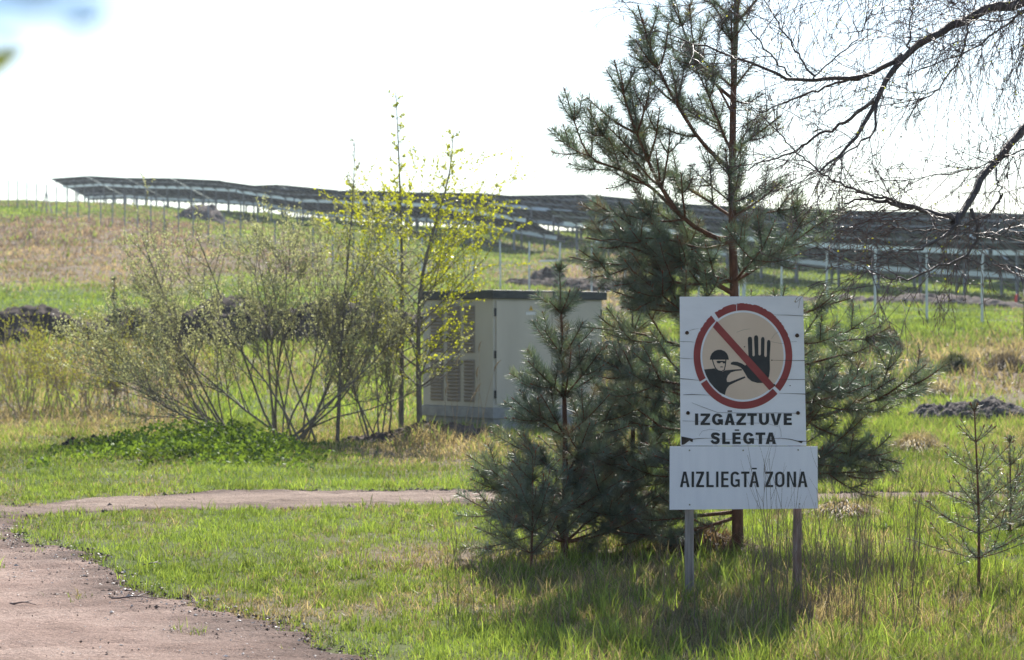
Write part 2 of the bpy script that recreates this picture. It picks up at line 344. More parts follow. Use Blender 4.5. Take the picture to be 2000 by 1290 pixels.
# ------------------------------------------------------------------ grass
heaps = []      # (x, y, rx, ry) places kept bare
KX, KY = U(963, 0, 30)[:2]
ka = np.array([math.cos(R(42)), math.sin(R(42))]); kb = np.array([-ka[1], ka[0]]); KL1, KL2 = 2.3, 1.66
def blades(x, y, h, w, lean, col, seg=2):
    n = len(x); z = ground(x, y)
    az = rng.uniform(0, 6.283, n); la = rng.uniform(0, 6.283, n)
    sx, sy = np.cos(az)*w/2, np.sin(az)*w/2; lx, ly = np.cos(la)*lean*h, np.sin(la)*lean*h
    hh = h*np.sqrt(np.clip(1-lean**2*.8, .05, 1))
    z0 = z-.01
    V = np.empty((n, 5, 3), np.float32)
    V[:, 0] = np.stack([x-sx, y-sy, z0], 1); V[:, 1] = np.stack([x+sx, y+sy, z0], 1)
    V[:, 2] = np.stack([x+sx*.75+lx*.3, y+sy*.75+ly*.3, z0+hh*.58], 1); V[:, 3] = np.stack([x-sx*.75+lx*.3, y-sy*.75+ly*.3, z0+hh*.58], 1)
    V[:, 4] = np.stack([x+lx, y+ly, z0+hh], 1)
    b = (np.arange(n)*5)[:, None]
    return V.reshape(-1, 3), b+np.array([[0, 1, 2, 3]]), b+np.array([[3, 2, 4]]), np.repeat(col, 5, 0)
def bare(x, y):
    k = dirt_d(x, y) > .03+.35*np.clip(fbm(x*3.5, y*3.5, 92)-.58, 0, 1)*6
    for hx, hy, rx, ry in heaps: k |= ((x-hx)/rx)**2+((y-hy)/ry)**2 < .8
    dx, dy = x-KX, y-KY; p, q = dx*ka[0]+dy*ka[1], dx*kb[0]+dy*kb[1]
    return k | ((p > -.1) & (p < KL1+.1) & (q > -.1) & (q < KL2+.1))
def grass_zone(name, d0, d1, dens, hfun, wid, seed, umax=.29):
    n = int(umax*(d1**2-d0**2)*dens); y = np.sqrt(rng.uniform(d0**2, d1**2, n)); x = rng.uniform(-umax, umax, n)*y
    clump = fbm(x*3*min(1, 18/d0), y*3*min(1, 18/d0), seed); k = (rng.random(n) < .35+1.1*clump) & ~bare(x, y)
    tuft = dirt_d(x, y); k &= ~((tuft > -.3) & (rng.random(n) < .45+tuft+.6*(fbm(x*4, y*4, 91)-.5)))
    x, y, clump = x[k], y[k], clump[k]; n = len(x); z = ground(x, y)
    dr = dryness(x, y, z); isdry = rng.random(n) < dr*.85+.03
    px, py = colrow(x, y, z)
    g1, g2 = np.array([.185, .27, .055]), np.array([.285, .34, .078]); t = rng.random((n, 1))
    pat = np.clip((fbm(x*.8*min(1, 20/d0), y*.8*min(1, 20/d0), seed+5)-.5)*3+.5, 0, 1)[:, None]
    cg = g1*(1-t)+g2*t; cg = cg*(.65+.55*pat)*rng.uniform(.75, 1.2, (n, 1))
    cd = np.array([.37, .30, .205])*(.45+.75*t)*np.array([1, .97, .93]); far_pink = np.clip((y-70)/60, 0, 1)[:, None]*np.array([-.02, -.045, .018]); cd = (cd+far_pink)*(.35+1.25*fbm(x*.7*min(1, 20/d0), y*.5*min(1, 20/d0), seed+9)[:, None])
    col = np.where(isdry[:, None], cd, cg)
    if d0 < 20:                   # gather part of the blades into tufts that spread outward
        nt_ = max(8, int(n/34)); ti = rng.integers(0, n, nt_); who = rng.integers(0, nt_, n); m = (rng.random(n) < .36)
        m &= np.abs(x[ti][who]-x) < 99; rr = rng.random(n)**.7*.05*(d0/9); aa = rng.uniform(0, 6.283, n)
        x = np.where(m, x[ti][who]+np.cos(aa)*rr, x); y = np.where(m, y[ti][who]+np.sin(aa)*rr, y); tv = rng.normal(1, .2, nt_)[who]; big = np.where(m, np.clip(rng.normal(1.35, .35, nt_)[who], .7, 2.1), .85)
        dt = dr[ti][who] > rng.random(nt_)[who]*1.6; isdry = np.where(m, dt, isdry); col = np.where(isdry[:, None], cd, cg)*np.where(m, np.clip(tv, .6, 1.5), 1)[:, None]; px, py = colrow(x, y, z)
    else: big = 1
    h = big*hfun(px, py, clump)*rng.uniform(.55, 1.25, n); h = np.where(isdry, h*.95, h)
    lean = np.where(isdry, rng.uniform(.3, 1.05, n), rng.uniform(.1, .75, n))
    return blades(x, y, h, wid*rng.uniform(.6, 1.3, n)*np.maximum(1, y/d0), lean, col)
def hn(px, py, c):
    tall = np.clip((px-850)/250, 0, 1); h = .03+.045*c+tall*(.015+.09*c*c)
    return h+.05*np.exp(-((px-1560)/200)**2-((py-1180)/70)**2)
def hm(px, py, c): return .03+.08*c+.3*c*np.exp(-((px-880)/120)**2-((py-866)/20)**2)+np.clip((px-900)/300, 0, 1)*.08+.1*np.clip((900-py)/40, 0, 1)*c
def hf(px, py, c): return .05+.55*c*c*np.clip((900-py)/60, .35, 1)*np.where(py < 640, .45, 1)
def hfar(px, py, c): return .12+.22*c*c+.45*np.clip(c-.45, 0, 1)*np.exp(-((px-150)/350)**2-((py-470)/60)**2)*2
parts_ = [grass_zone('a', 9.2, 13.5, 4000, hn, .0052, 61, .275), grass_zone('b', 13.5, 20.5, 2100, hn, .0065, 62), grass_zone('c', 20.5, 34, 620, hm, .011, 63),
          grass_zone('d', 34, 70, 120, hf, .026, 64), grass_zone('e', 70, 235, 32, hfar, .05, 65)]
def join_blades(ps, name, mat):
    V, A, B, Cc, off = [], [], [], [], 0
    for v, a, b, c in ps: V.append(v); A.append(a+off); B.append(b+off); Cc.append(c); off += len(v)
    me = npmesh(name, np.concatenate(V), [np.concatenate(A), np.concatenate(B)], np.concatenate(Cc))
    return link(name, me, mat)

# ------------------------------------------------------------------ soil heaps
def heap(name, px, py, d, rx, ry, h, label, mat, seed, cat='soil heap', group='heaps of dug soil', rough=.5):
    x, y = U(px, py, d)[:2]; heaps.append((x, y, rx*.95, ry*.95))
    n = 100 if d < 40 else 60; a = np.linspace(-1.15, 1.15, n); X, Y, f = grid(a, a*1.0)
    r = np.sqrt(X**2+Y**2); wx, wy = x+X*rx, y+Y*ry
    rr = r+(fbm(wx*1.1/max(.4, rx*.4), wy*1.1, seed)-.5)*.7
    prof = np.clip(1-rr**2, 0, 1)**.75
    hgt = h*prof*(1-rough*.5+rough*1.2*fbm(wx*2.2/max(.5, h), wy*2.2/max(.5, h), seed+3, 5))
    Z = ground(wx, wy)-.07+hgt+((fbm(wx*7, wy*7, seed+8)-.5)*.26+(fbm(wx*19, wy*19, seed+9, 2)-.5)*(.075 if d < 40 else .07))*np.clip(prof*4, 0, 1)
    keep = (rr[f] < 1.05).any(1); f = f[keep]; u, inv = np.unique(f, return_inverse=True)
    o = link(name, npmesh(name, np.stack([wx-x, wy-y, Z-gz(x, y)], 1)[u], [inv.reshape(-1, 4)], None, True), mat)
    o.location = (x, y, gz(x, y)); return tag(o, label, cat, group)
heap('soil_heap', 35, 646, 57, 2.5, 1.6, .85, 'low dark soil heap with a tan patch at left edge of the meadow', M['soil'], 3)
heap('soil_heap', 275, 645, 56, 1.9, 1.4, .9, 'short dark soil heap behind the small bushy pine top', M['soil'], 4)
heap('soil_heap', 440, 652, 55, 2.4, 1.7, 1.2, 'broad dark soil heap seen through the left half of the willow shrub', M['soil'], 5)
heap('soil_heap', 680, 652, 55, 2.9, 1.8, 1.2, 'long dark soil heap seen between the willow shrub and yellow tree', M['soil'], 6)
heap('soil_heap', 395, 436, 150, 2.2, 2.2, 1.15, 'brown soil heap on the hill under the far panels, red scrap on top', M['soilpale'], 7)
heap('soil_heap', 1075, 512, 97, 1.1, 1.4, .8, 'rounded dark soil heap with a white plank leaning, left of the big pine', M['soil'], 8)
heap('soil_bank', 1120, 530, 92, 3.4, 1.6, .42, 'low dark soil bank running below the rounded heap', M['soil'], 18, 'soil bank')
heap('soil_bank', 1560, 598, 85, 4.5, 1.4, .3, 'dark soil bank directly behind the sign top and trunk', M['soil'], 9, 'soil bank')
heap('soil_bank', 1820, 600, 83, 4.6, 1.8, .55, 'pale brown soil bank along the panels at right', M['soilpale'], 10, 'soil bank')
heap('soil_bank', 1940, 834, 32, 1.7, .6, .3, 'stony dark soil bank in the grass behind the small sparse pine', M['rubble'], 11, 'soil bank')
heap('soil_bank', 190, 872, 27.2, .65, .5, .2, 'dark bare soil patch at left end of the nettles', M['soil'], 12, 'soil bank')
heap('soil_bank', 870, 880, 28.6, 1.6, .7, .22, 'dry strawy mound below the concrete base of the cabinet', M['soilpale'], 13, 'soil bank')
heap('soil_heap', 1195, 618, 48, .9, .7, .35, 'small dark soil heap just right of the beige cabinet', M['soil'], 14)
def scrap(px, py, d, sx, sy, sz, mat, name, label, cat, zoff=0, rot=0):
    x, y = U(px, py, d)[:2]; z = EYE+(645-py)/F*d
    b = MB(); c, s = math.cos(rot), math.sin(rot)
    b.box((0, 0, 0), (c*sx/2, s*sx/2, 0), (-s*sy/2, c*sy/2, 0), (sx*.06*c, 0, sz/2), min(sx, sy, sz)*.2)
    b.box((sx*.3*c, sx*.3*s, sz*.35), (c*sx*.18, s*sx*.18, sz*.25), (-s*sy*.4, c*sy*.4, 0), (0, 0, sz*.3), min(sx, sy, sz)*.1)
    o = b.build(name, mat); o.location = (x, y, z); return tag(o, label, cat)
scrap(386, 421, 149, .55, .3, .25, M['redplastic'], 'plastic_scrap', 'bright red plastic scrap on the soil heap under the far panels', 'scrap', rot=.3)
scrap(1072, 510, 95, .95, .12, .08, M['whiteplank'], 'plank', 'white plank lying against the rounded soil heap', 'plank', rot=-.25)
scrap(836, 527, 96, .9, .1, .09, M['whiteplank'], 'pipe_section', 'white pipe section lying in grass behind the yellow tree', 'pipe', rot=-.35)
scrap(1104, 890, 27.5, .34, .16, .07, M['redplastic'], 'plastic_sheet', 'red plastic sheet in the grass behind the young pine trunk', 'scrap')
x, y = U(1984, 600, 84)[:2]; z = gz(x, y)
mk = empty('marker_stake', (x, y, z), 'small red marker stake on a white foot by the soil bank at right', 'marker')
b = MB(); b.box((x, y, z+.33), (.055, 0, 0), (0, .05, 0), (.03, 0, .28), .015); b.build('stake', M['redplastic'], mk)
b = MB(); b.box((x, y, z+.03), (.3, 0, 0), (0, .15, 0), (0, 0, .05), .015); b.build('foot', M['plate'], mk)

kind(join_blades(parts_, 'grass', M['grass']), 'stuff')

# ------------------------------------------------------------------ solar panel tables
TANT = math.tan(R(25)); RowP = np.array([1., 133.]); PITCH = 9.0
HF, OV, RB = 2.4, 1.4, 2.4       # front post height, overhang towards us, distance back to the rear post
ORD = 'first second third fourth fifth sixth seventh eighth ninth tenth eleventh twelfth'.split()
modmesh = {}
def module_mesh(w, l):
    b = MB(); b.box((0, 0, 0), (w/2-.012, 0, 0), (0, l/2-.012, 0), (0, 0, .008)); me0 = bpy.data.meshes.new('module')
    # frame rim below the laminate
    for sx in (-1, 1):
        b.box((sx*(w/2-.095), 0, -.022), (.085, 0, 0), (0, l/2-.008, 0), (0, 0, .022))
        b.box((0, sx*(l/2-.05), -.022), (w/2-.182, 0, 0), (0, .04, 0), (0, 0, .0215))
    bmesh.ops.recalc_face_normals(b.bm, faces=b.bm.faces); b.bm.to_mesh(me0); b.bm.free()
    for m in ('cell', 'alu', 'glass'): me0.materials.append(M[m])
    for p in me0.polygons:
        p.material_index = 1 if p.index >= 6 else (2 if p.normal.z > .5 else 0)
    return me0
def table(k, tc, W, label, group, detail):
    n0 = RowP+NN*PITCH*k
    def P(a, n, h=0): q = n0+E1*(tc+a)+NN*n; return q
    cx, cy = P(0, 0); za, zb = (gz(*P(s*W/2, 0)) for s in (-1, 1)); z0 = (za+zb)/2; sl = (zb-za)/W
    root = empty('solar_panel_table', (cx, cy, z0), label, 'solar panels', group)
    def pt(a, n, h):            # h above the sloping plane of the table's feet
        q = P(a, n); return Vector((q[0], q[1], z0+sl*a+h))
    top = lambda n: HF-n*TANT
    npost = 4; aa = [W*(-.5+(i+.5)/npost) for i in range(npost)]
    for a in aa:
        for n in (0, RB):
            q = P(a, n); g = gz(*q)-.3; t = pt(a, n, top(n)-.1); bb = MB()
            bb.bar((q[0], q[1], g), t, .13, .09, (E1[0], E1[1], 0)); bb.build('post', M['postgrey'], root)
        bb = MB(); bb.bar(pt(a, -OV+.1, top(-OV+.1)-.15), pt(a, 3.1, top(3.1)-.15), .06, .12); bb.build('rafter', M['postgrey'], root)
        if detail:
            bb = MB(); bb.bar(pt(a+.07, .02, HF-1.1), pt(a+.07, 1.5, top(1.5)-.22), .05, .06); bb.build('brace', M['steel'], root)
    for nm, n in (('front_purlin', 0), ('rear_purlin', RB), ('upper_purlin', -OV+.55), ('lower_purlin', 3.05)):
        hh = .25 if n in (0, RB) else .1
        bb = MB(); bb.bar(pt(-W/2, n, top(n)-.06-hh/2+.03), pt(W/2, n, top(n)-.06-hh/2+.03), .07, hh); bb.build(nm, M['purlin'] if n in (0, RB) else M['postgrey'], root)
    nc = int(round(W/1.07)); cw = W/nc; ln = 1.69; up = Vector((NN[0], NN[1], -TANT)).normalized()
    ex = Vector((E1[0], E1[1], sl)).normalized(); ez = ex.cross(up).normalized(); ey = ez.cross(ex)
    if ez.z < 0: ez, ex = -ez, -ex; 
    if detail:
        key = round(cw, 3)
        if key not in modmesh: modmesh[key] = module_mesh(cw-.02, ln-.02)
        for j in range(3):
            n = -OV+(j+.5)*ln*math.cos(R(25))
            for i in range(nc):
                a = -W/2+(i+.5)*cw; o = link('module', modmesh[key]); p = pt(a, n, top(n)+.05)
                m = Matrix((ex, ey, ez)).transposed().to_4x4(); m.translation = p-Vector(root.location)
                o.parent = root; o.matrix_local = m
    else:
        bb = MB(); n1, n2 = -OV, -OV+3*ln*math.cos(R(25))
        bb.bar(pt(-W/2, (n1+n2)/2, top((n1+n2)/2)+.05), pt(W/2, (n1+n2)/2, top((n1+n2)/2)+.05), 3*ln, .03, up=ez)
        bb.build('module_surface', M['cell'], root); bb = MB()
        for i in range(nc+1):
            a = -W/2+min(max(i*cw, .09), W-.09); bb.bar(pt(a, n1+.02, top(n1+.02)+.012), pt(a, n2-.02, top(n2-.02)+.012), .17, .04, up=ez)
        bb.build('module_rails', M['alu'], root)
rows = [(0, -103, 0, 8, 1, 'front row left of the gap'), (0, 4.6, 57, 4, 1, 'front row right of the gap'), (1, -73, 60, 10, 1, 'second row'),
        (2, -58, 58, 9, 0, 'third row'), (3, -40, 54, 7, 0, 'rearmost row')]
for k, t0, t1, cnt, det, nm in rows:
    st = (t1-t0)/cnt
    for i in range(cnt):
        table(k, t0+st*(i+.5), st-.35, f'{ORD[i]} solar panel table from the left in the {nm}', 'solar panel tables on the hill', det)

# ------------------------------------------------------------------ fence posts with thin wire
fp0, fe = np.array([14.4, 61.]), np.array([-.497, .868])
fz = gz(*fp0); fence = empty('wire_fence', (fp0[0], fp0[1], fz), 'wire fence on thin pale steel posts running up the hill before the panels', 'fence')
fpts = []
for i in range(-9, 47):
    q = fp0+fe*2.5*i; fpts.append((q[0], q[1], gz(*q)))
for i, (x, y, z) in enumerate(fpts):
    tube_obj('post', [(np.array([[x, y, z-.2], [x, y, z+1.1], [x+rng.normal(0, .02), y, z+2.15]]), np.array([.042, .042, .042]))], M['steel'] if i < 26 else M['postgrey'], fence, 6)
cp = fpts[-8]
for s in (-1, 1):
    q = np.array(cp); q2 = q+np.array([fe[0]*s*1.5, fe[1]*s*1.5, 0]); q2[2] = gz(q2[0], q2[1])
    tube_obj('brace', [(np.array([q2, (q2+q+[0, 0, 1.6])/2, q+[0, 0, 1.6]]), np.full(3, .034))], M['postgrey'], fence, 5)
for px, lean in ((1453, 0), (1413, .45)):       # stout gate post and its leaning brace
    t = 12.2-(px-1453)/F*71*.8; q = fp0+fe*t; zz = gz(*q)
    tube_obj('gate_post' if not lean else 'gate_brace', [(np.array([[q[0], q[1], zz-.2], [q[0]+lean*.3, q[1], zz+1.2], [q[0]+lean*.6, q[1], zz+2.35]]), np.full(3, .075 if not lean else .06))], M['steel'], fence, 8)
wl = []; A = np.array(fpts)
for h in (.15, .4, .65, .9, 1.2, 1.5, 1.8, 2.05): wl.append((A+[0, .04, h], np.full(len(A), .0022)))
for i in range(len(A)-1):
    for f in (.2, .4, .6, .8): p = A[i]*(1-f)+A[i+1]*f; wl.append((np.array([p+[0, .04, .12], p+[0, .04, 2.06]]), np.full(2, .0018)))
tube_obj('wire_mesh', wl, M['steel'], fence, 3)

# ------------------------------------------------------------------ transformer cabinet
kz = gz(KX, KY); kz = -.02
kios = empty('transformer_cabinet', (KX, KY, kz), 'beige metal transformer cabinet with dark flat roof standing on a grey concrete base', 'electrical cabinet')
def kp(a, b, z): q = np.array([KX, KY])+ka*a+kb*b; return Vector((q[0], q[1], z))
VA, VB = Vector((*ka, 0)), Vector((*kb, 0))
Z0, Z1, Z2 = .43, 2.07, 2.205
def kbox(name, a0, a1, b0, b1, z0, z1, mat, bev=.006, parent=None):
    b = MB(); b.box(kp((a0+a1)/2, (b0+b1)/2, (z0+z1)/2), VA*(a1-a0)/2, VB*(b1-b0)/2, (0, 0, (z1-z0)/2), bev)
    o = b.build(name, mat)
    if parent: o.parent = parent
    else: own(o, kios)
    return o
kbox('wall', 0, KL1, 0, KL2, Z0, Z1, M['beige'])
kbox('base', -.02, KL1+.02, -.02, KL2+.02, .26, Z0-.002, M['concrete'], .015)
kbox('plinth', .03, KL1-.03, .03, KL2-.03, -.25, .258, M['concrete'], .01)
kbox('roof', -.06, KL1+.06, -.06, KL2+.06, Z1+.002, Z2, M['roofdark'], .012)
split = KL1*.52
for nm, a0, a1 in (('door', .05, split-.008), ('door', split+.008, KL1-.05)):
    d = kbox(nm, a0, a1, -.022, -.002, Z0+.05, Z1-.03, M['doorbeige'], .004)
    for zz in (Z0+.2, Z0+.8, Z1-.2): kbox('hinge', *((a0-.028, a0-.004) if a0 < 1 else (a1+.004, a1+.028)), -.03, -.002, zz-.06, zz+.06, M['black'], .003, d)
    ca = a0+(.62 if a0 < 1 else .45)*(a1-a0) if a0 < 1 else a0+.22
    b = MB(); b.poly([kp(ca-.042, -.0245, 1.90), kp(ca+.042, -.0245, 1.90), kp(ca, -.0245, 1.975)], -VB*.002); w = b.build('warning_sign', M['yellow']); w.parent = d
    b = MB(); b.poly([kp(ca-.006, -.0285, 1.912), kp(ca+.012, -.0285, 1.934), kp(ca, -.0285, 1.934), kp(ca+.006, -.0285, 1.958), kp(ca-.012, -.0285, 1.93), kp(ca, -.0285, 1.93)], -VB*.001)
    w2 = b.build('warning_symbol', M['black']); w2.parent = d
    if a0 < 1: kbox('name_plate', ca-.11, ca+.1, -.0285, -.0225, 1.83, 1.875, M['plate'], .001, d)
    else:
        b = MB(); b.bar(kp(a0+.30, -.06, .98), kp(a0+.75, -.06, 1.0), .015, .015); b.bar(kp(a0+.32, -.045, 1.0), kp(a0+.62, -.045, .5), .03, .035)
        w = b.build('door_stay', M['roofdark']); w.parent = d
kbox('roof_plate', .93, 1.17, -.068, -.0605, Z1+.03, Z2-.025, M['tanplate'], .001)
def louvre(b0, b1, z0, z1):
    fr = kbox('grille', -.012, -.002, b0, b1, z0, z1, M['grille'], .002)
    m = MB(); nn = int((z1-z0)/.05)
    for i in range(nn):
        zc = z0+(i+.5)*(z1-z0)/nn; m.box(kp(-.025, (b0+b1)/2, zc), VA*.012+Vector((0, 0, -.012)), VB*(b1-b0-.03)/2, Vector((0, 0, .006)))
    o = m.build('louvre_slats', M['grille']); o.parent = fr
for b0, b1 in ((.42, .66), (.76, 1.06), (1.16, 1.46)):
    louvre(b0, b1, Z0+.07, Z0+.72); louvre(b0, b1, Z0+.82, Z1-.1)

# ------------------------------------------------------------------ warning sign
SD = 11.7; S = F/SD; sx0, sy0 = U(1451, 0, SD)[:2]
sg = empty('warning_sign', (sx0, sy0, gz(sx0, sy0)), 'weathered white no-entry sign board with guard pictogram above a lettered plate on two posts', 'sign')
def sp(px, py, dep=0): return Vector(((px-1000)/S, SD-dep, EYE+(645-py)/S))
def own2(o, par): o.parent = par; return o      # the board itself already stands in world space
b = MB(); b.poly([sp(*p) for p in ((1328, 580), (1568.6, 579), (1575, 871), (1329.5, 871))], (0, .018, 0)); bmesh.ops.bevel(b.bm, geom=list(b.bm.edges), offset=.0015, segments=1, affect='EDGES')
ub = b.build('pictogram_board', M['board'], sg)
b = MB(); b.poly([sp(*p, .008) for p in ((1308, 872), (1596.5, 872), (1597, 993.5), (1307.5, 996))], (0, .007, 0)); bmesh.ops.bevel(b.bm, geom=list(b.bm.edges), offset=.001, segments=1, affect='EDGES')
lb = b.build('lower_plate', M['plastic'], sg)
def c1(x, y, dep): return sp(1300+x/5.8625, 560+y/5.8625, dep)
def c2(x, y, dep): return sp(1300+x/5.609, 780+y/5.609, dep)
EX, EY_ = 885, 796
def ring(a0, a1, r_out, r_in, dep, n=70, chip=0):
    a = np.linspace(R(a0), R(a1), n); o = []; i = []
    for t in a:
        k = 1
        if chip and 195 < math.degrees(t) % 360+0 < 340: k = 1-abs(rng.normal(0, .011))*(rng.random() < .55)
        o.append(c1(EX+565*r_out*k*math.cos(t), EY_+606*r_out*k*math.sin(t), dep)); i.append(c1(EX+565*r_in*math.cos(t), EY_+606*r_in*math.sin(t), dep))
    return o, i
def strip(b, o, i):
    for k in range(len(o)-1): b.poly([o[k], o[k+1], i[k+1], i[k]])
b = MB(); o, i = ring(0, 360, .823, 0, .0015, 90); b.poly(o[:-1]); own2(b.build('pale_disc', M['peach']), ub)
b = MB()
for a0, a1 in ((-125, 41.5), (45.5, 148.5), (151, 230)): strip(b, *ring(a0, a1, 1, .862, .002, 90, 1))
own2(b.build('red_ring', M['red']), ub)
b = MB()
head = [(505, 838), (512, 800), (530, 765), (560, 738), (600, 724), (635, 724), (675, 740), (703, 768), (718, 805), (724, 838)]
b.poly([c1(*p, .0025) for p in head])
def band(b, L, dep, f=c1):
    L = [np.array(p, float) for p in L]; o = []; i = []
    for k, p in enumerate(L):
        a = L[max(0, k-1)]; c = L[min(len(L)-1, k+1)]; t = (c[:2]-a[:2]); t /= np.hypot(*t)+1e-9; n = np.array([-t[1], t[0]])*p[2]
        o.append(f(p[0]+n[0], p[1]+n[1], dep)); i.append(f(p[0]-n[0], p[1]-n[1], dep))
    strip(b, o, i)
band(b, [(536, 838, 6), (550, 890, 6), (570, 935, 6), (598, 962, 6), (640, 972, 6), (672, 955, 6), (684, 900, 6), (690, 838, 6)], .0023)
b.poly([c1(*p, .0026) for p in ((582, 855), (600, 850), (660, 852), (686, 856), (684, 878), (664, 882), (650, 868), (634, 868), (622, 880), (598, 880), (586, 870))])
band(b, [(622, 922, 3), (640, 920, 6), (660, 922, 3)], .0026)
torso = [(440, 950), (560, 938), (598, 966), (650, 976), (680, 960), (790, 950), (870, 946), (875, 960), (800, 968), (745, 985), (712, 1020), (698, 1060), (703, 1092), (730, 1094), (800, 1068), (905, 1028), (915, 1045), (800, 1095), (730, 1130), (702, 1165), (688, 1200), (678, 1242), (620, 1215), (560, 1160), (500, 1090), (460, 1010)]
b.poly([c1(*p, .0024) for p in torso])
hand = [(940, 600), (948, 580), (966, 574), (985, 582), (990, 605), (994, 790), (1004, 800), (1016, 796), (1020, 780), (1012, 590), (1018, 565), (1036, 557), (1054, 565), (1060, 590), (1062, 775), (1070, 790), (1084, 788), (1090, 775), (1092, 605), (1098, 584), (1113, 576), (1128, 586), (1133, 610), (1128, 790), (1140, 808), (1152, 806), (1158, 790), (1160, 640), (1166, 618), (1181, 610), (1196, 620), (1201, 645),
        (1192, 800), (1194, 950), (1184, 1030), (1160, 1080), (1110, 1104), (1050, 1104), (985, 1085), (940, 1048), (912, 1000), (885, 955), (862, 930), (820, 908), (745, 892), (748, 872), (775, 860), (820, 862), (870, 880), (912, 905), (935, 880), (948, 800)]
b.poly([c1(*p, .0027) for p in hand])
own2(b.build('guard_figure', M['black']), ub)
b = MB(); b.poly([c1(*p, .0035) for p in ((585, 395), (540, 465), (1188, 1188), (1254, 1136))]); own2(b.build('red_bar', M['red']), ub)
# lettering
def ell(cx, cy, rx, ry, a0, a1, n=22): return [(cx+rx*math.cos(R(a)), cy+ry*math.sin(R(a))) for a in np.linspace(a0, a1, n)]
def arcband(b, f, dep, cx, cy, rx, ry, w, h, a0, a1):
    o = ell(cx, cy, rx, ry, a0, a1, 26); i = ell(cx, cy, rx-w, ry-h, a0, a1, 26)
    strip(b, [f(*p, dep) for p in o], [f(*p, dep) for p in i])
def letter(b, f, ch, x0, x1, y0, y1, w, h, dep):
    W, H = x1-x0, y1-y0; P = lambda pts, e=0: b.poly([f(x0+x, y0+y, dep+e) for x, y in pts])
    if ch == 'I': P([(0, 0), (W, 0), (W, H), (0, H)])
    elif ch == 'Z': P([(0, 0), (W, 0), (W, h*.9), (w*1.25, H-h), (W, H-h), (W, H), (0, H), (0, H-h*.9), (W-w*1.25, h), (0, h)])
    elif ch == 'L': P([(0, 0), (w, 0), (w, H-h), (W, H-h), (W, H), (0, H)])
    elif ch == 'T': P([(0, 0), (W, 0), (W, h), ((W+w)/2, h), ((W+w)/2, H), ((W-w)/2, H), ((W-w)/2, h), (0, h)])
    elif ch == 'E': m = H/2-h*.55; P([(0, 0), (W, 0), (W, h), (w, h), (w, m), (W*.94, m), (W*.94, m+h), (w, m+h), (w, H-h), (W, H-h), (W, H), (0, H)])
    elif ch == 'V': P([(0, 0), (w*1.1, 0), (W/2, H-h*1.2), (W-w*1.1, 0), (W, 0), (W/2+w*.55, H), (W/2-w*.55, H)])
    elif ch == 'N': P([(0, 0), (w*1.05, 0), (W-w, H-h*1.6), (W-w, 0), (W, 0), (W, H), (W-w*1.05, H), (w, h*1.6), (w, H), (0, H)])
    elif ch == 'A':
        c = W/2; a = w*.58; ia = h*1.3     # inner apex
        iy = lambda y: (c-(c-w*1.08)*(y-ia)/(H-ia) if y > ia else c)
        P([(0, H), (c-a, 0), (c, 0), (c, ia), (w*1.08, H)]); P([(W, H), (W-w*1.08, H), (c, ia), (c, 0), (c+a, 0)])
        yb = H*.62; P([(iy(yb), yb), (W-iy(yb), yb), (W-iy(yb+h*.85), yb+h*.85), (iy(yb+h*.85), yb+h*.85)])
    elif ch == 'O':
        r = min(W/2, H/2); cx = x0+W/2
        arcband(b, f, dep, cx, y0+r*1.0, W/2, r, w, h, 180, 360); arcband(b, f, dep, cx, y1-r, W/2, r, w, h, 0, 180)
        if H-2*r > 1: P([(0, r), (w, r), (w, H-r), (0, H-r)]); P([(W-w, r), (W, r), (W, H-r), (W-w, H-r)])
    elif ch == 'U':
        r = H*.42; arcband(b, f, dep, x0+W/2, y1-r, W/2, r, w, h, 0, 180)
        P([(0, 0), (w, 0), (w, H-r), (0, H-r)]); P([(W-w, 0), (W, 0), (W, H-r), (W-w, H-r)])
    elif ch == 'G':
        r = min(W/2, H/2); cx = x0+W/2
        arcband(b, f, dep, cx, y0+r, W/2, r, w, h, 180, 335); arcband(b, f, dep, cx, y1-r, W/2, r, w, h, 30, 180)
        if H-2*r > 1: P([(0, r), (w, r), (w, H-r), (0, H-r)])
        P([(W*.52, H*.49), (W, H*.49), (W, H*.98), (W-w*.55, H*.98), (W-w*.75, H*.86), (W-w*.9, H*.49+h), (W*.52, H*.49+h)], .0002)
    elif ch == 'S':
        q = H/4; pts = [(W*.93, H*.27), (W*.86, H*.17), (W*.7, H*.115), (W*.5, H*.1), (W*.27, H*.13), (W*.155, H*.24), (W*.19, H*.355), (W*.36, H*.43), (W*.6, H*.49), (W*.8, H*.57), (W*.87, H*.7), (W*.8, H*.82), (W*.6, H*.895), (W*.4, H*.895), (W*.22, H*.85), (W*.13, H*.76), (W*.1, H*.68)]
        pts = resample([(x, y, 0) for x, y in pts], 40)
        band(b, [(x0+x, y0+y, (h*.5+w*.08 if .2 < k/40 < .8 else h*.52)) for k, (x, y, _) in enumerate(pts)], dep, f)
L1 = [('I', 322, 357), ('Z', 382, 487), ('G', 508, 628), ('A', 645, 758), ('Z', 775, 880), ('T', 895, 1000), ('U', 1022, 1133), ('V', 1148, 1270), ('E', 1293, 1383)]
L2 = [('S', 495, 592), ('L', 620, 703), ('E', 732, 823), ('G', 850, 967), ('T', 985, 1092), ('A', 1095, 1210)]
L3 = [('A', 155, 262), ('I', 283, 310), ('Z', 332, 420), ('L', 445, 525), ('I', 551, 577), ('E', 607, 688), ('G', 710, 810), ('T', 825, 916), ('A', 916, 1023), ('Z', 1090, 1175), ('O', 1197, 1300), ('N', 1327, 1427), ('A', 1445, 1552)]
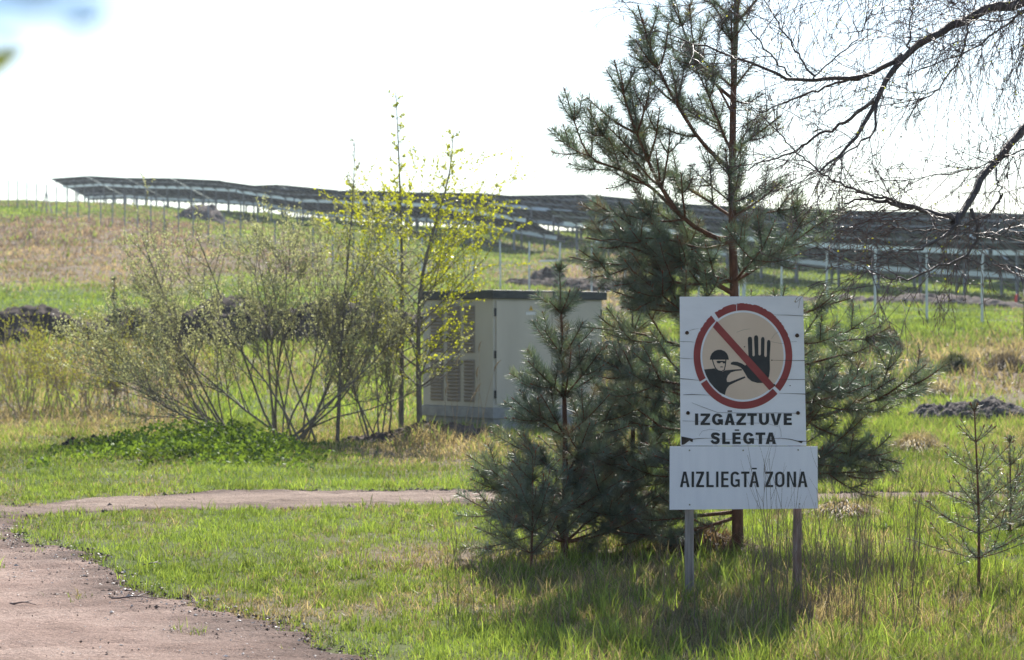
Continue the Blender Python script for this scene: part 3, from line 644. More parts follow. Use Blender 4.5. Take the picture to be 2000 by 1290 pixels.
for L, ya, yb, w, h, dep, mac, par in ((L1, 157, 284, 35, 27, .0025, (678, 727, 124, 138), ub), (L2, 365, 492, 35, 27, .0025, (757, 806, 332, 347), ub), (L3, 792, 963, 27, 24, .0102, (943, 997, 751, 768), lb)):
    b = MB(); n = len(L)
    for k, (ch, x0, x1) in enumerate(L): letter(b, c2, ch, x0, x1, ya, yb, w, h, dep+.0001*(k % 2))
    letter(b, c2, 'I', mac[0], mac[1], mac[2], mac[3], 0, 0, dep)
    own2(b.build('lettering', M['black']), par)
b = MB()
for L in ([(1230, 325, 1), (1400, 328, 2.6), (1578, 338, 3)], [(166, 630, 2), (300, 634, 2), (330, 638, 1)], [(168, 820, 2), (250, 826, 2), (318, 828, 1)], [(168, 1055, 4), (290, 1064, 3), (400, 1078, 1)], [(200, 1240, 2), (300, 1236, 4), (500, 1244, 1)],
          [(1225, 845, 1.5), (1440, 847, 2), (1596, 848, 3.2)], [(1290, 1061, 1), (1420, 1064, 2.6), (1597, 1065, 3)], [(1300, 1222, 1), (1450, 1226, 2.4), (1602, 1232, 4)], [(1420, 636, 1.2), (1500, 630, 1)], [(270, 505, 1), (320, 490, 2), (378, 482, 1)], [(1200, 630, 1), (1330, 655, 1.2), (1370, 650, 1)], [(810, 525, 1), (900, 492, 1.3), (970, 485, 1)], [(1210, 600, 1), (1250, 545, 1.2), (1290, 520, 1)]):
    band(b, L, .0040, c1)
for L in ([(285, 38, 1), (420, 92, 2), (570, 146, 1.6), (900, 154, 2), (1200, 150, 2), (1432, 154, 1.6)], [(185, 238, 2), (360, 243, 1), (560, 240, 1)], [(560, 246, 1), (900, 262, 1.3), (1100, 262, 1.2), (1230, 300, 1)], [(290, 438, 3.5), (380, 430, 3), (480, 428, 1.5), (700, 440, 1.2), (1000, 440, 1.2), (1250, 428, 2.4), (1360, 438, 3.5), (1440, 458, 4), (1540, 462, 3)], [(1240, 285, 1), (1262, 350, 1.2), (1265, 415, 1)], [(365, 400, 1), (400, 350, 1), (480, 330, 1), (600, 345, 1)]):
    band(b, L, .0042, c2)
b.poly([c2(*p, .0045) for p in ((172, 408), (235, 420), (300, 434), (296, 470), (278, 466), (262, 452), (225, 480), (200, 497), (174, 500))])
b.poly([c2(*p, .0045) for p in ((1425, 452), (1470, 462), (1503, 464), (1488, 482), (1462, 472))])
for x, y, r in ((903, 690, 9), (1216, 844, 9), (1425, 1134, 8), (1245, 1128, 14)): b.poly([c1(x+r*math.cos(t)*rng.uniform(.7, 1.2), y+r*.8*math.sin(t), .0047) for t in np.linspace(0, 6.28, 9)[:-1]])
own2(b.build('cracks', M['crack']), ub)
b = MB()      # white scratches across the ring
for L in ([(815, 188, 3), (812, 240, 3), (813, 282, 3)], [(640, 1250, 3), (700, 1275, 5), (790, 1290, 2)]): band(b, L, .0043, c1)
own2(b.build('scratches', M['board']), ub)
def disc(name, par, f, x, y, r, hgt, mat, dep):
    b = MB(); n = 10; b.poly([f(x+r*math.cos(t)*(1+.1*math.sin(3*t)), y+r*math.sin(t), dep+hgt) for t in np.linspace(0, 2*math.pi, n+1)[:-1]], (0, hgt, 0)); own2(b.build(name, mat), par)
for f, x, y, r in ((c1, 245, 530, 22), (c1, 1505, 560, 23), (c2, 245, 151, 21), (c2, 1450, 151, 21)): disc('bolt', ub, f, x, y, r, .006, M['rust'], 0)
for x, y in ((260, 560), (848, 560), (1450, 555), (262, 1155), (1465, 1146)): disc('screw', lb, c2, x, y, 9, .003, M['screw'], .008)
for p0, p1, mat in ((1347.5, 1347.8, 'postwood'), (1559, 1560, 'postwood2')):
    a, c = sp(p0, 640, -.045), sp(p1, 1190, -.045); c.z = -.1; n = 14; pl = []
    for k in range(n): t = k/(n-1); p = a.lerp(c, t); pl.append((p.x+rng.normal(0, .0012), p.y, p.z))
    V, Fs = tubes([(np.array(pl), .0265*(1+rng.normal(0, .02, n)))], 12); o = link('post', npmesh('post', V, Fs, None, True), M[mat]); own(o, sg)

# ------------------------------------------------------------------ pines
class Pine:
    def __init__(s): s.ax, s.need, s.tips = [], [], []
    def shoot(s, P, r0, lvl, side_len=.55, nodes=.29, needle=.5):
        P = np.asarray(P); seg = np.linalg.norm(np.diff(P, axis=0), axis=1); L = seg.sum(); cum = np.concatenate([[0], np.cumsum(seg)])
        s.ax.append((P, np.linspace(r0, max(.0022, r0*.3), len(P))))
        a0 = max(0, L-needle) if lvl == 0 else L*.1
        for k in range(len(P)-1):
            if cum[k+1] > a0: s.need.append((P[k], P[k+1]))
        s.tips.append((P[-1], unit(P[-1]-P[-2])))
        if lvl > 1: return
        q = L-nodes*rng.uniform(.85, 1.1)*(1 if lvl == 0 else .75); first = True
        while q > L*(.22 if lvl == 0 else .3):
            rem = L-q; i = int(np.clip(np.searchsorted(cum, q)-1, 0, len(P)-2)); t = (q-cum[i])/seg[i]; p = P[i]*(1-t)+P[i+1]*t
            tan = unit(P[i+1]-P[i]); ref = unit(np.cross(tan, [0, 0, 1.]) + 1e-6); up = np.cross(ref, tan)
            n = 3 if lvl == 0 else 2; ph = rng.uniform(0, 6.28)
            for j in range(n):
                if rng.random() < .22: continue
                # mostly sideways, some above
                th = ph+6.283*j/n; sd = unit(ref*math.cos(th)+up*(math.sin(th)*.6+.15))
                ln = min(side_len, rem*rng.uniform(.55, .9)+.04)
                d = unit(tan*.75+sd*.85); pts = [p]
                for m in range(4):
                    d = unit(d+np.array([0, 0, .10])+tan*.06+rng.normal(0, .05, 3)); pts.append(pts[-1]+d*ln/4)
                s.shoot(pts, r0*.55, lvl+1 if ln > .24 else 2, side_len*.6, nodes)
            q -= nodes*rng.uniform(.8, 1.2)
    def build(s, root, dens, nl, nw, trunk, mat, barkm, bud=True):
        own(link('trunk', npmesh('trunk', *tubes([trunk], 10), smooth=True), barkm), root)
        tube_obj('branches', s.ax, barkm, root, 5)
        A = np.array([a for a, _ in s.need]); B = np.array([b for _, b in s.need]); ln = np.linalg.norm(B-A, axis=1)
        tone = rng.normal(1, .22, len(A)); olive = rng.random(len(A)); n = int(ln.sum()*dens); k = rng.choice(len(A), n, p=ln/ln.sum()); t = rng.random((n, 1)); p = A[k]*(1-t)+B[k]*t; ax = unit(B[k]-A[k])
        kp_ = (p[:, 2] < 2.3) | (rng.random(n) < .85); k, p, ax = k[kp_], p[kp_], ax[kp_]; n = len(k); rd = rng.normal(0, 1, (n, 3)); rd = unit(rd-ax*(rd*ax).sum(1, keepdims=True))
        d = unit(ax*rng.uniform(.25, .95, (n, 1))+rd+np.array([0, 0, .1])); L = nl*rng.uniform(.7, 1.15, (n, 1))
        w = unit(np.cross(d, rng.normal(0, 1, (n, 3))))*nw/2; mid = p+d*L*.55; d2 = unit(d+ax*.35+np.array([0, 0, -.05]))
        V = np.stack([p-w, p+w, mid+w, mid-w, mid+d2*L*.45], 1); b = (np.arange(n)*5)[:, None]
        c = np.where(olive[k, None] < .3, np.array([.125, .148, .08]), np.where(olive[k, None] < .93, np.array([.09, .132, .095]), np.array([.15, .11, .065])))*np.clip(tone[k, None], .55, 1.5)*rng.uniform(.75, 1.25, (n, 1))
        c = np.where(rng.random((n, 1)) < .025, np.array([.2, .12, .05]), c)
        own(link('needles', npmesh('needles', V.reshape(-1, 3), [b+np.array([[0, 1, 2, 3]]), b+np.array([[3, 2, 4]])], np.repeat(c, 5, 0)), mat), root)
        if bud:
            pl = []
            for p, d in s.tips:
                l = rng.uniform(.012, .03); pl.append((np.array([p-d*.004, p+d*l*.4, p+d*l]), np.array([.004, .0055, .001])*rng.uniform(.7, 1.1)))
            tube_obj('buds', pl, M['bud'], root, 5)
def arc(p, az, el0, L, rise, n=8, wob=.04):
    d = np.array([math.cos(az)*math.cos(el0), math.sin(az)*math.cos(el0), math.sin(el0)]); pts = [np.array(p, float)]
    for k in range(n-1): d = unit(d+np.array([0, 0, rise/n])+rng.normal(0, wob, 3)); pts.append(pts[-1]+d*L/(n-1))
    return np.array(pts)
def small_pine(px, base_row, d, top_px, top_row, spread, label, dens, mat, whorls, bare=.12, nl=.055, nw=.0022, r=None, droop=.0, mult=6, name='young_pine', elev=.35):
    x, y = U(px, 0, d)[:2]; z = gz(x, y); top = U(top_px, top_row, d); H = top[2]-z; r = r or .011*H+.006
    root = empty(name, (x, y, z), label, 'pine tree'); P = Pine()
    tp = resample([(x, y, z-.05), ((x*.6+top[0]*.4)+.01*H, y, z+H*.45), tuple(top)], 10)
    for k in range(whorls):
        f = bare+(1-bare)*(k/whorls)**1.12; hh = f*H; i = f*9; i0 = int(min(8, i)); p = tp[i0]*(1-(i-i0))+tp[i0+1]*(i-i0)
        ph = rng.uniform(0, 6.28); n = mult
        L = spread*(1-f)**1.0*rng.uniform(.85, 1.1)+.1
        for j in range(n):
            P.shoot(arc(p, ph+6.283*j/n+rng.normal(0, .2), elev-droop*(1-f)+f*.45+rng.normal(0, .1), L*rng.uniform(.7, 1.1), .35), r*.38*(1-f*.5), 0, needle=.45)
    P.need += [(tp[k], tp[k+1]) for k in range(7, 9)]; P.ax.append((np.array([tp[-1]-[0, 0, .01], tp[-1]+[0, 0, .015], tp[-1]+[0, 0, .045]]), np.array([.006, .008, .002])))
    for q in range(5): P.shoot(arc(tp[-1]-np.array([0, 0, .015]), q*1.26, .95, .05, .2, 3), .003, 2)
    P.build(root, dens, nl, nw, (tp, np.linspace(r, .004, 10)), mat, M['pinebark'])
    return root
small_pine(1103, 1100, 14.0, 1093, 528, .88, 'dense dark young pine with reddish top bud in front of the beige cabinet', 820, M['needle_dark'], 7, .08, .082, .0027, .03, mult=8, elev=.22)
small_pine(1037, 1125, 13.3, 1040, 885, .6, 'knee high pale tipped pine standing left of the young pine trunk', 600, M['needle'], 4, .2, .068, .0024, .009)
small_pine(1912, 1150, 12.4, 1903, 800, .5, 'small sparse pine with bare lower stem at right of the sign', 330, M['needle'], 5, .2, .045, .0022, .011, elev=.2)
small_pine(1972, 1060, 15.2, 1972, 862, .5, 'small pine cut by the right edge behind the sparse one', 420, M['needle'], 4, .15, .05, .0024, .011)
small_pine(224, 760, 40.2, 222, 547, .34, 'little dark pine rising from bushes in front of the dark soil heaps', 420, M['needle_dark'], 6, .12, .1, .006, .03, elev=1.05)
small_pine(1230, 1110, 14.8, 1235, 560, .85, 'bushy young pine filling the space between slim pine and sign', 620, M['needle_dark'], 6, .06, .078, .0026, .028, mult=7, elev=.22)
# the tall pine
D0 = 14.1
def bigpine():
    x, y = U(1442, 0, D0)[:2]; z = gz(x, y); root = empty('tall_pine', (x, y, z), 'tall pine with reddish trunk rising behind the sign out of the picture', 'pine tree'); P = Pine()
    q = lambda X, Y: (1040+X/2.15, Y/2.15)
    tr = [U(1441, 1090, D0)-[0, 0, .1], U(1440, 900, D0), U(1435, 577, D0), U(1430, 465, D0), U(1430, 335, D0), U(1431, 230, D0), U(1434, 116, D0), U(1440, 0, D0), U(1444, -160, D0), U(1446, -330, D0)]
    tr = resample(tr, 24); tr0 = (tr, np.linspace(.043, .012, 24))
    def B(pts, dd, r=.016, crop=True, sl=.5, needle=.55):
        n = len(pts); W = [U(*(q(*p) if crop else p), D0+dd*k/(n-1)) for k, p in enumerate(pts)]; W[0] = np.array([W[0][0], D0, W[0][2]])
        P.shoot(resample(W, 12), r, 0, sl, .26, needle)
    B([(825,710),(720,620),(660,530),(600,430),(545,330),(490,200),(445,30)], -.4, .017, sl=.42, needle=.5)
    B([(600,430),(545,330),(470,270),(410,190)], -.3, .009, sl=.25)
    B([(845,420),(780,370),(700,280),(650,180),(620,80),(590,-30)], .3, .014, sl=.4)
    B([(850,230),(820,120),(800,80),(720,-30)], -.3, .011, sl=.35)
    B([(840,480),(760,330),(700,300),(640,170)], -.6, .010, sl=.35)
    B([(830,1020),(700,980),(610,910),(560,830),(500,720),(440,560),(405,490),(345,260)], -.5, .019, sl=.42, needle=.6)
    B([(500,720),(440,560),(410,490),(412,310)], -.2, .008, sl=.25)
    B([(610,900),(520,800),(430,730),(340,690),(230,690),(165,620),(90,545)], .1, .013, sl=.36)
    B([(500,790),(340,690),(240,690),(190,560),(135,380)], -.4, .011, sl=.36)
    B([(465,740),(380,640),(300,580),(235,460)], -.5, .008, sl=.3)
    B([(820,1000),(700,1000),(560,900),(430,890),(300,910),(200,860)], .4, .012, sl=.4)
    B([(820,1020),(720,1060),(580,1000),(420,1000),(290,1010)], -.5, .012, sl=.4)
    B([(850,1240),(740,1170),(650,1115),(540,1090),(400,1030),(230,1000)], -.4, .019, sl=.45)
    B([(850,1230),(780,1225),(700,1130),(600,1060),(480,1110),(330,1120),(160,1080)], .3, .017, sl=.45)
    B([(838,1180),(700,1200),(560,1180),(420,1190),(350,1200)], -.6, .013, sl=.42)
    B([(838,650),(890,560),(960,500),(1000,470)], .2, .008, sl=.3)
    B([(840,420),(900,440),(960,400)], -.2, .008, sl=.25)
    B([(835,900),(930,840),(1010,780),(1060,800)], .3, .009, sl=.3)
    B([(838,980),(940,900),(1080,880),(1150,860)], -.3, .009, sl=.3)
    Q = lambda *a, **k: B(*a, crop=False, **k)
    Q([(1437,690),(1500,650),(1570,610),(1660,583)], -.2, sl=.3)
    Q([(1438,720),(1510,730),(1580,710),(1660,690),(1700,668)], .2, sl=.35)
    Q([(1440,850),(1510,830),(1600,815),(1700,785),(1770,765),(1845,715)], -.2, r=.017, sl=.5, needle=.8)
    Q([(1440,840),(1540,800),(1640,760),(1720,730)], .5, sl=.45, needle=.8)
    Q([(1440,900),(1530,880),(1600,880),(1690,890),(1760,905)], -.3, r=.015, sl=.5, needle=.8)
    Q([(1440,960),(1540,930),(1640,930),(1720,925)], .3, sl=.45, needle=.8)
    Q([(1438,640),(1360,600),(1290,600),(1200,570)], -.3, sl=.45, needle=.7)
    Q([(1438,700),(1340,680),(1250,650),(1150,640)], .2, sl=.5, needle=.8)
    Q([(1438,780),(1330,750),(1250,740),(1170,700)], -.3, sl=.5, needle=.8)
    Q([(1440,860),(1330,840),(1240,830),(1170,800)], .3, sl=.5, needle=.8)
    Q([(1440,940),(1340,930),(1250,930),(1170,900)], -.2, sl=.5, needle=.8)
    Q([(1440,1000),(1340,1010),(1240,1020),(1150,1000)], .3, sl=.5, needle=.8)
    Q([(1440,1010),(1380,1030),(1290,1050),(1220,1040)], -.5, sl=.4, needle=.8)
    for f, n, L, el in ((.16, 6, 1.0, 0), (.24, 6, 1.1, .1), (.32, 5, 1.05, .15), (.41, 5, .9, .25), (.5, 4, .8, .4), (.6, 3, .7, .6), (.69, 3, .6, .8), (.78, 4, .6, .8), (.86, 4, .5, .8), (.93, 4, .4, .9)):
        p = tr[int(f*23)]; ph = rng.uniform(0, 6.28)
        for j in range(n):
            az = ph+6.283*j/n; 
            if f > .45 and math.cos(az) > .3 and f < .75: L2 = L*.55
            else: L2 = L
            P.shoot(arc(p, az, el+rng.normal(0, .12), L2*rng.uniform(.75, 1.1), .25), .012, 0, .42, .26, .6)
    P.build(root, 820, .08, .0026, tr0, M['needle'], M['pinebark'])
bigpine()

# ------------------------------------------------------------------ broadleaf shrubs and trees
def grow(out, leafs, p, d, L, r, lvl, spec, n=7):
    sp_ = spec[lvl]; pts = [np.array(p, float)]; d = unit(np.array(d, float))
    for k in range(n-1):
        d = unit(d+np.array([0, 0, sp_['trop']/n])+rng.normal(0, sp_['wob'], 3)); pts.append(pts[-1]+d*L/(n-1))
    pts = np.array(pts); out.append((pts, np.linspace(r, r*sp_.get('tip', .35), n)))
    last = lvl+1 >= len(spec)
    if sp_.get('leaf', 0):
        for _ in range(rng.poisson(sp_['leaf']*L)):
            f = rng.uniform(sp_.get('l0', .15), 1)*(n-1); i = min(int(f), n-2); q = pts[i]+(pts[i+1]-pts[i])*(f-i); leafs.append((q, unit(pts[i+1]-pts[i])))
    if last: return
    for _ in range(max(1, rng.poisson(sp_['kids']))):
        f = rng.uniform(sp_.get('k0', .25), .97)*(n-1); i = min(int(f), n-2); q = pts[i]+(pts[i+1]-pts[i])*(f-i); t = unit(pts[i+1]-pts[i])
        v = rng.normal(0, 1, 3); v = unit(v-t*(v@t)); a = sp_['ang']*rng.uniform(.6, 1.3)
        grow(out, leafs, q, t*math.cos(a)+v*math.sin(a), L*sp_['ratio']*rng.uniform(.6, 1.2)*(1-.45*f/(n-1)), max(r*.5*(1-.5*f/(n-1)), spec[lvl+1].get('rmin', .002)), lvl+1, spec, n)
def leaves(name, L, size, mat, root, asp=.6, hang=0.0, out=.6):
    P = np.array([p for p, _ in L]); T = np.array([t for _, t in L]); n = len(P)
    d = unit(T*.6+rng.normal(0, out, (n, 3))+np.array([0, 0, -hang])); w = unit(np.cross(d, rng.normal(0, 1, (n, 3)))); nrm = np.cross(d, w)
    s = (size*rng.uniform(.55, 1.3, n))[:, None]; wd = s*asp/2
    V = np.stack([P, P+d*s*.35+w*wd-nrm*s*.05, P+d*s*.75+w*wd*.75, P+d*s, P+d*s*.75-w*wd*.75, P+d*s*.35-w*wd-nrm*s*.05], 1); b = (np.arange(n)*6)[:, None]
    return own(link(name, npmesh(name, V.reshape(-1, 3), [b+np.array([[0, 1, 2, 3]]), b+np.array([[0, 3, 4, 5]])]), mat), root)
def shrub(name, px, row, d, label, cat, stems, spec, leafsize, leafmat, bark, group=None, spreadx=(-1, 1), lens=(2.4, 3.4), r=.02, leafname='buds', tilt=(.1, .9), asp=.6, base=.1):
    x, y = U(px, 0, d)[:2]; z = gz(x, y); root = empty(name, (x, y, z), label, cat, group); out, lf = [], []
    for k in range(stems):
        sgn = rng.uniform(*spreadx); a = rng.uniform(*tilt); b_ = rng.normal(0, .4)
        grow(out, lf, (x+rng.normal(0, base), y+rng.normal(0, .12+base*.4), z-.05), (math.sin(a)*sgn, math.sin(a)*b_, math.cos(a)), rng.uniform(*lens), r*rng.uniform(.6, 1.1), 0, spec)
    big = [o for o in out if o[1][0] > .006]; small = [o for o in out if o[1][0] <= .006]
    if big: tube_obj('stems', big, bark, root, 6)
    if small: tube_obj('twigs', small, bark, root, 3)
    if lf: leaves(leafname, lf, leafsize, leafmat, root, asp)
WS = [dict(trop=.7, wob=.1, kids=14, k0=.3, ang=.65, ratio=.48, tip=.25), dict(trop=.6, wob=.08, kids=8, k0=.3, ang=.6, ratio=.5, leaf=7, l0=.5, rmin=.004), dict(trop=.5, wob=.06, leaf=42, kids=0, ang=.4, ratio=.4, rmin=.0024, tip=.6)]
shrub('willow_shrub', 556, 850, 28.0, 'wide many stemmed olive willow shrub with tiny pale buds behind the nettles', 'shrub', 20, WS, .032, M['willowbud'], M['willowbark'], lens=(2.5, 3.3), r=.021, tilt=(.2, 1.4), spreadx=(-1.35, 1.25), base=.3)
shrub('willow_shrub', 440, 812, 29.0, 'smaller leaning willow shrub left of the wide one', 'shrub', 8, WS, .032, M['willowbud'], M['willowbark'], lens=(1.9, 2.8), r=.02, tilt=(.2, 1.3), spreadx=(-1.3, .4))
shrub('willow_shrub', 730, 855, 28.4, 'tangled grey willow shrub at the foot of the yellow tree', 'shrub', 8, WS, .03, M['willowbud'], M['willowbark'], lens=(1.4, 2.4), r=.018, tilt=(.1, 1.1), spreadx=(-.9, .9))
# tall slim saplings and yellow leaved trees: explicit stems
def tree(name, pts, d, label, r, spec, leafsize, leafm, bark, cat='tree', nb=20, b0=.3, blen=1.1, ang=.8, up=.25, extra=(), taper=.12, leafname='leaves', dens=None):
    W = [U(px, py, d) for px, py in pts]; x, y = W[0][:2]; z = gz(x, y); W[0] = np.array([x, y, z-.1]); T = resample(W, 16); root = empty(name, (x, y, z), label, cat); out, lf = [], []
    for k in range(nb):
        f = (b0+(1-b0)*((k+rng.random())/nb))*15; i = min(int(f), 14); p = T[i]+(T[i+1]-T[i])*(f-i); az = k*2.4+rng.normal(0, .3); fr = f/15
        a = ang*rng.uniform(.8, 1.15); dd = (math.cos(az)*math.sin(a), math.sin(az)*math.sin(a), math.cos(a))
        L = blen*(dens(fr) if dens else (1-fr)**.7+.12)*rng.uniform(.7, 1.15)
        grow(out, lf, p, dd, L, max(.004, r*.4*(1-fr)), 0, spec)
    for i in range(6, 15):
        for _ in range(2): lf.append((T[i]+(T[i+1]-T[i])*rng.random(), np.array([0, 0, 1.])))
    own(link('trunk', npmesh('trunk', *tubes([(T, np.linspace(r, r*taper, 16))], 8), smooth=True), bark), root); tube_obj('branches', out, bark, root, 4)
    if lf: leaves(leafname, lf, leafsize, leafm, root, .8, .1, .9)
YS = [dict(trop=.35, wob=.07, kids=9, k0=.2, ang=.7, ratio=.45, leaf=17, l0=.35), dict(trop=.2, wob=.08, leaf=50, kids=0, ang=.5, ratio=.4, rmin=.0025)]
mid = lambda fr: 1.1 if .3 < fr < .66 else (.6 if fr < .3 else max(.1, (.9-fr)*1.1))
tree('yellow_leaf_tree', [(783, 850), (786, 560), (783, 430), (779, 300), (773, 180)], 29.4, 'slim taller tree with fresh yellow green leaves and bare pointed top', .042, YS, .033, M['youngleaf'], M['greybark'], nb=52, b0=.2, blen=1.45, ang=1.05, dens=mid)
tree('yellow_leaf_tree', [(820, 855), (816, 640), (822, 540), (845, 450), (880, 350), (886, 258)], 28.7, 'forked yellow green tree right before the left end of the beige cabinet', .045, YS, .033, M['youngleaf'], M['greybark'], nb=52, b0=.16, blen=1.6, ang=1.05, dens=mid)
tree('slim_sapling', [(658, 862), (668, 650), (680, 500), (690, 385), (693, 275)], 28.2, 'thin upright bare sapling between willow shrub and yellow trees', .03, WS[1:], .028, M['willowbud'], M['greybark'], 'sapling', nb=16, b0=.25, blen=.9, ang=.45, leafname='buds')
# yellow-green bushes at the left
BS = [dict(trop=.3, wob=.13, kids=11, k0=.25, ang=.6, ratio=.45, leaf=7, l0=.5), dict(trop=.4, wob=.12, leaf=30, kids=0, ang=.4, ratio=.4, rmin=.003)]
for px, row, d, lens, n, lab in ((15, 790, 39, (1.4, 2.0), 15, 'pale yellow green bush cut by the left edge'), (95, 795, 38, (1.3, 1.9), 16, 'yellow green bush with reddish base between edge bush and taller bush'),
        (165, 790, 39, (1.6, 2.4), 18, 'tallest yellow green bush in front of the dark soil heaps'), (255, 790, 38, (1.3, 1.9), 14, 'thin yellow green bush right of the little dark pine'), (320, 780, 37, (1.1, 1.6), 11, 'low sparse bush beside the leaning willow shrub')):
    shrub('bush', px, row, d, lab, 'bush', int(n*1.05), BS, .032, M['yellowtwigleaf'], M['bushbark'], lens=lens, r=.011, tilt=(0, .6), base=.5, group=None, leafname='leaves')
# nettles: ground cover
def nettles():
    n = 7000; px = rng.uniform(60, 700, n); d = rng.uniform(22.8, 28.3, n)
    c = np.exp(-.5*((px-370)/125)**2-.5*((d-26.3)/1.1)**2)*1.3+np.exp(-.5*((px-500)/70)**2-.5*((d-25.3)/1)**2)*.7+.45*np.exp(-.5*((px-250)/130)**2-.5*((d-24)/.7)**2)
    x = (px-1000)/F*d; k = rng.random(n) < c*np.clip(fbm(x*1.3, d*1.3, 77)*3.2-1.05, 0, 1.2); x, d, c = x[k], d[k], c[k]; n = len(x)
    z = ground(x, d); h = np.clip(.05+.24*c*rng.uniform(.2, 1.3, n), .04, .4); P, T = [], []
    for i in range(n):
        for f in rng.uniform(.25, 1, 5): P.append((np.array([x[i]+rng.normal(0, .03), d[i]+rng.normal(0, .03), z[i]+h[i]*f]), np.array([rng.normal(0, .5), rng.normal(0, .5), .25])))
    root = bpy.data.objects.new('t', None); o = leaves('ground_cover', P, .058, M['weedleaf'], root, .65, .1, .7); o.parent = None; bpy.data.objects.remove(root)
    kind(o, 'stuff')
nettles()
# dandelion-like rosettes in the near grass
for px, row, lab in ((1722, 1040, 'pale green leafy weed in grass right of the sign'),):
    d = EYE*F/(row-645); x, y = U(px, 0, d)[:2]; z = gz(x, y); root = empty('leafy_weed', (x, y, z), lab, 'weed'); P = []
    for i in range(30): a = rng.uniform(0, 6.28); P.append((np.array([x+rng.normal(0, .045), y+rng.normal(0, .045), z+rng.uniform(.01, .05)]), np.array([math.cos(a), math.sin(a), .4])))
    leaves('leaves', P, .085, M['weedleaf'], root, .35, 0, .25)
    tube_obj('stems', [(np.array([[x, y, z], [x+.02, y, z+.06], [x+.03, y, z+.1]]), np.full(3, .003))], M['straw'], root, 4)
# dry reeds by the cabinet, dead weeds by the sign
def stems(name, spots, mat, label, cat, kids=True, stuff=False, r=.003, seedhead=False):
    out, lf = [], []
    sw = [dict(trop=.2, wob=.05, kids=2.2 if kids else 0, k0=.4, ang=.35, ratio=.45, tip=.4), dict(trop=.2, wob=.05, kids=0, ang=.4, ratio=.4, rmin=.0011)]
    for px, d, h in spots:
        x, y = (px-1000)/F*d, d; z = gz(x, y); grow(out, lf, (x, y, z-.02), (rng.normal(0, .12), rng.normal(0, .12), 1), h, r, 0, sw if kids else sw[:1]+[] if False else (sw if kids else [dict(trop=.1, wob=.05, tip=.4)]))
        if seedhead: p = out[-1][0][-1]; t = unit(out[-1][0][-1]-out[-1][0][-2]); out.append((np.array([p-t*.05, p+t*.02, p+t*.1+[.02, 0, -.01], p+t*.16+[.05, 0, -.03]]), np.array([.003, .013, .011, .002])))
    if stuff:
        V, Fs = tubes(out, 3); return kind(link(name, npmesh(name, V, Fs), mat), 'stuff')
    x, y = (spots[0][0]-1000)/F*spots[0][1], spots[0][1]; root = empty(name, (x, y, gz(x, y)), label, cat); tube_obj('stalks', out, mat, root, 4); return root
stems('dry_reed', [(888, 27.6, 1.15), (895, 27.7, .9), (925, 27.4, 1.35), (934, 27.6, 1.1), (912, 27.3, .8), (948, 27.8, 1.0), (905, 27.2, .7), (870, 27.5, .75)], M['straw'], 'tall dry straw coloured reeds before the concrete base', 'reeds', False, r=.005, seedhead=True)
stems('dry_weeds', [(rng.uniform(1470, 1790), rng.uniform(10.2, 12.6), rng.uniform(.3, .95)) for _ in range(120)]+[(rng.uniform(860, 1990), rng.uniform(9.8, 13.5), rng.uniform(.15, .4)) for _ in range(150)], M['darkstem'], '', '', True, True, .0024)
# dark tussocks of dead grass on the rise
def tussock(px, row, d, w, h, lab, dark, n=900):
    n = int(n*2.2)
    x, y = U(px, 0, d)[:2]; z = gz(x, y); a = rng.uniform(0, 6.28, n); rr = w/2*np.sqrt(rng.random(n)); P = np.stack([x+np.cos(a)*rr*.8, y+np.sin(a)*rr*.8, np.full(n, z-.03)], 1)
    hh = h*np.sqrt(np.clip(1-(rr/(w/2))**2, .12, 1))*rng.uniform(.35, 1.2, n)*(.6+.8*fbm(np.cos(a)*1.5+row, np.sin(a)*1.5+rr*4, 5)); tip = P+np.stack([np.cos(a)*rr*.55+rng.normal(0, .05, n), np.sin(a)*rr*.55+rng.normal(0, .05, n), hh], 1)
    drop = tip+np.stack([np.cos(a)*.1, np.sin(a)*.1, -hh*rng.uniform(.1, .6, n)], 1); s = np.stack([np.cos(a+1.57), np.sin(a+1.57), 0*a], 1)*.005
    V = np.stack([P-s, P+s, tip+s, tip-s, drop], 1); b = (np.arange(n)*5)[:, None]; c = np.array(dark)*rng.uniform(.5, 1.5, (n, 1))
    o = link('grass_tussock', npmesh('grass_tussock', V.reshape(-1, 3)-[x, y, z], [b+np.array([[0, 1, 2, 3]]), b+np.array([[3, 2, 4]])], np.repeat(c, 5, 0)), M['grass']); o.location = (x, y, z); tag(o, lab, 'tussock')
tussock(1730, 690, 45, .62, .58, 'dark brown stump shaped grass tussock on the green slope', (.10, .075, .06), 1500)
tussock(1868, 715, 42, .5, .4, 'dark green rounded tussock right of the brown stump shaped one', (.09, .10, .04), 900)
tussock(1965, 720, 42, .7, .35, 'grey straw tussock near the right edge', (.17, .13, .10), 900)
tussock(1560, 690, 46, .6, .2, 'low straw tussock just right of the sign top', (.33, .26, .17), 700)
tussock(1790, 880, 26, .6, .26, 'pale straw tussock below the stony soil bank', (.4, .32, .22), 800)
tussock(1640, 1010, 17, .5, .14, 'flattened tan grass tussock right of the lower plate', (.32, .24, .16), 800)
tussock(1375, 1075, 14.2, .6, .2, 'brown dead grass tussock between the two sign posts', (.2, .13, .09), 900)

tussock(1925, 690, 44, .8, .3, 'broad pale straw tussock uphill between the green and grey tussocks', (.42, .34, .24), 900)
tussock(1835, 765, 37, .7, .28, 'pale straw tussock on the slope above the stony soil bank', (.42, .34, .24), 900)
tussock(1655, 745, 39, .6, .24, 'small straw tussock downhill left of the brown stump shaped one', (.40, .32, .22), 800)
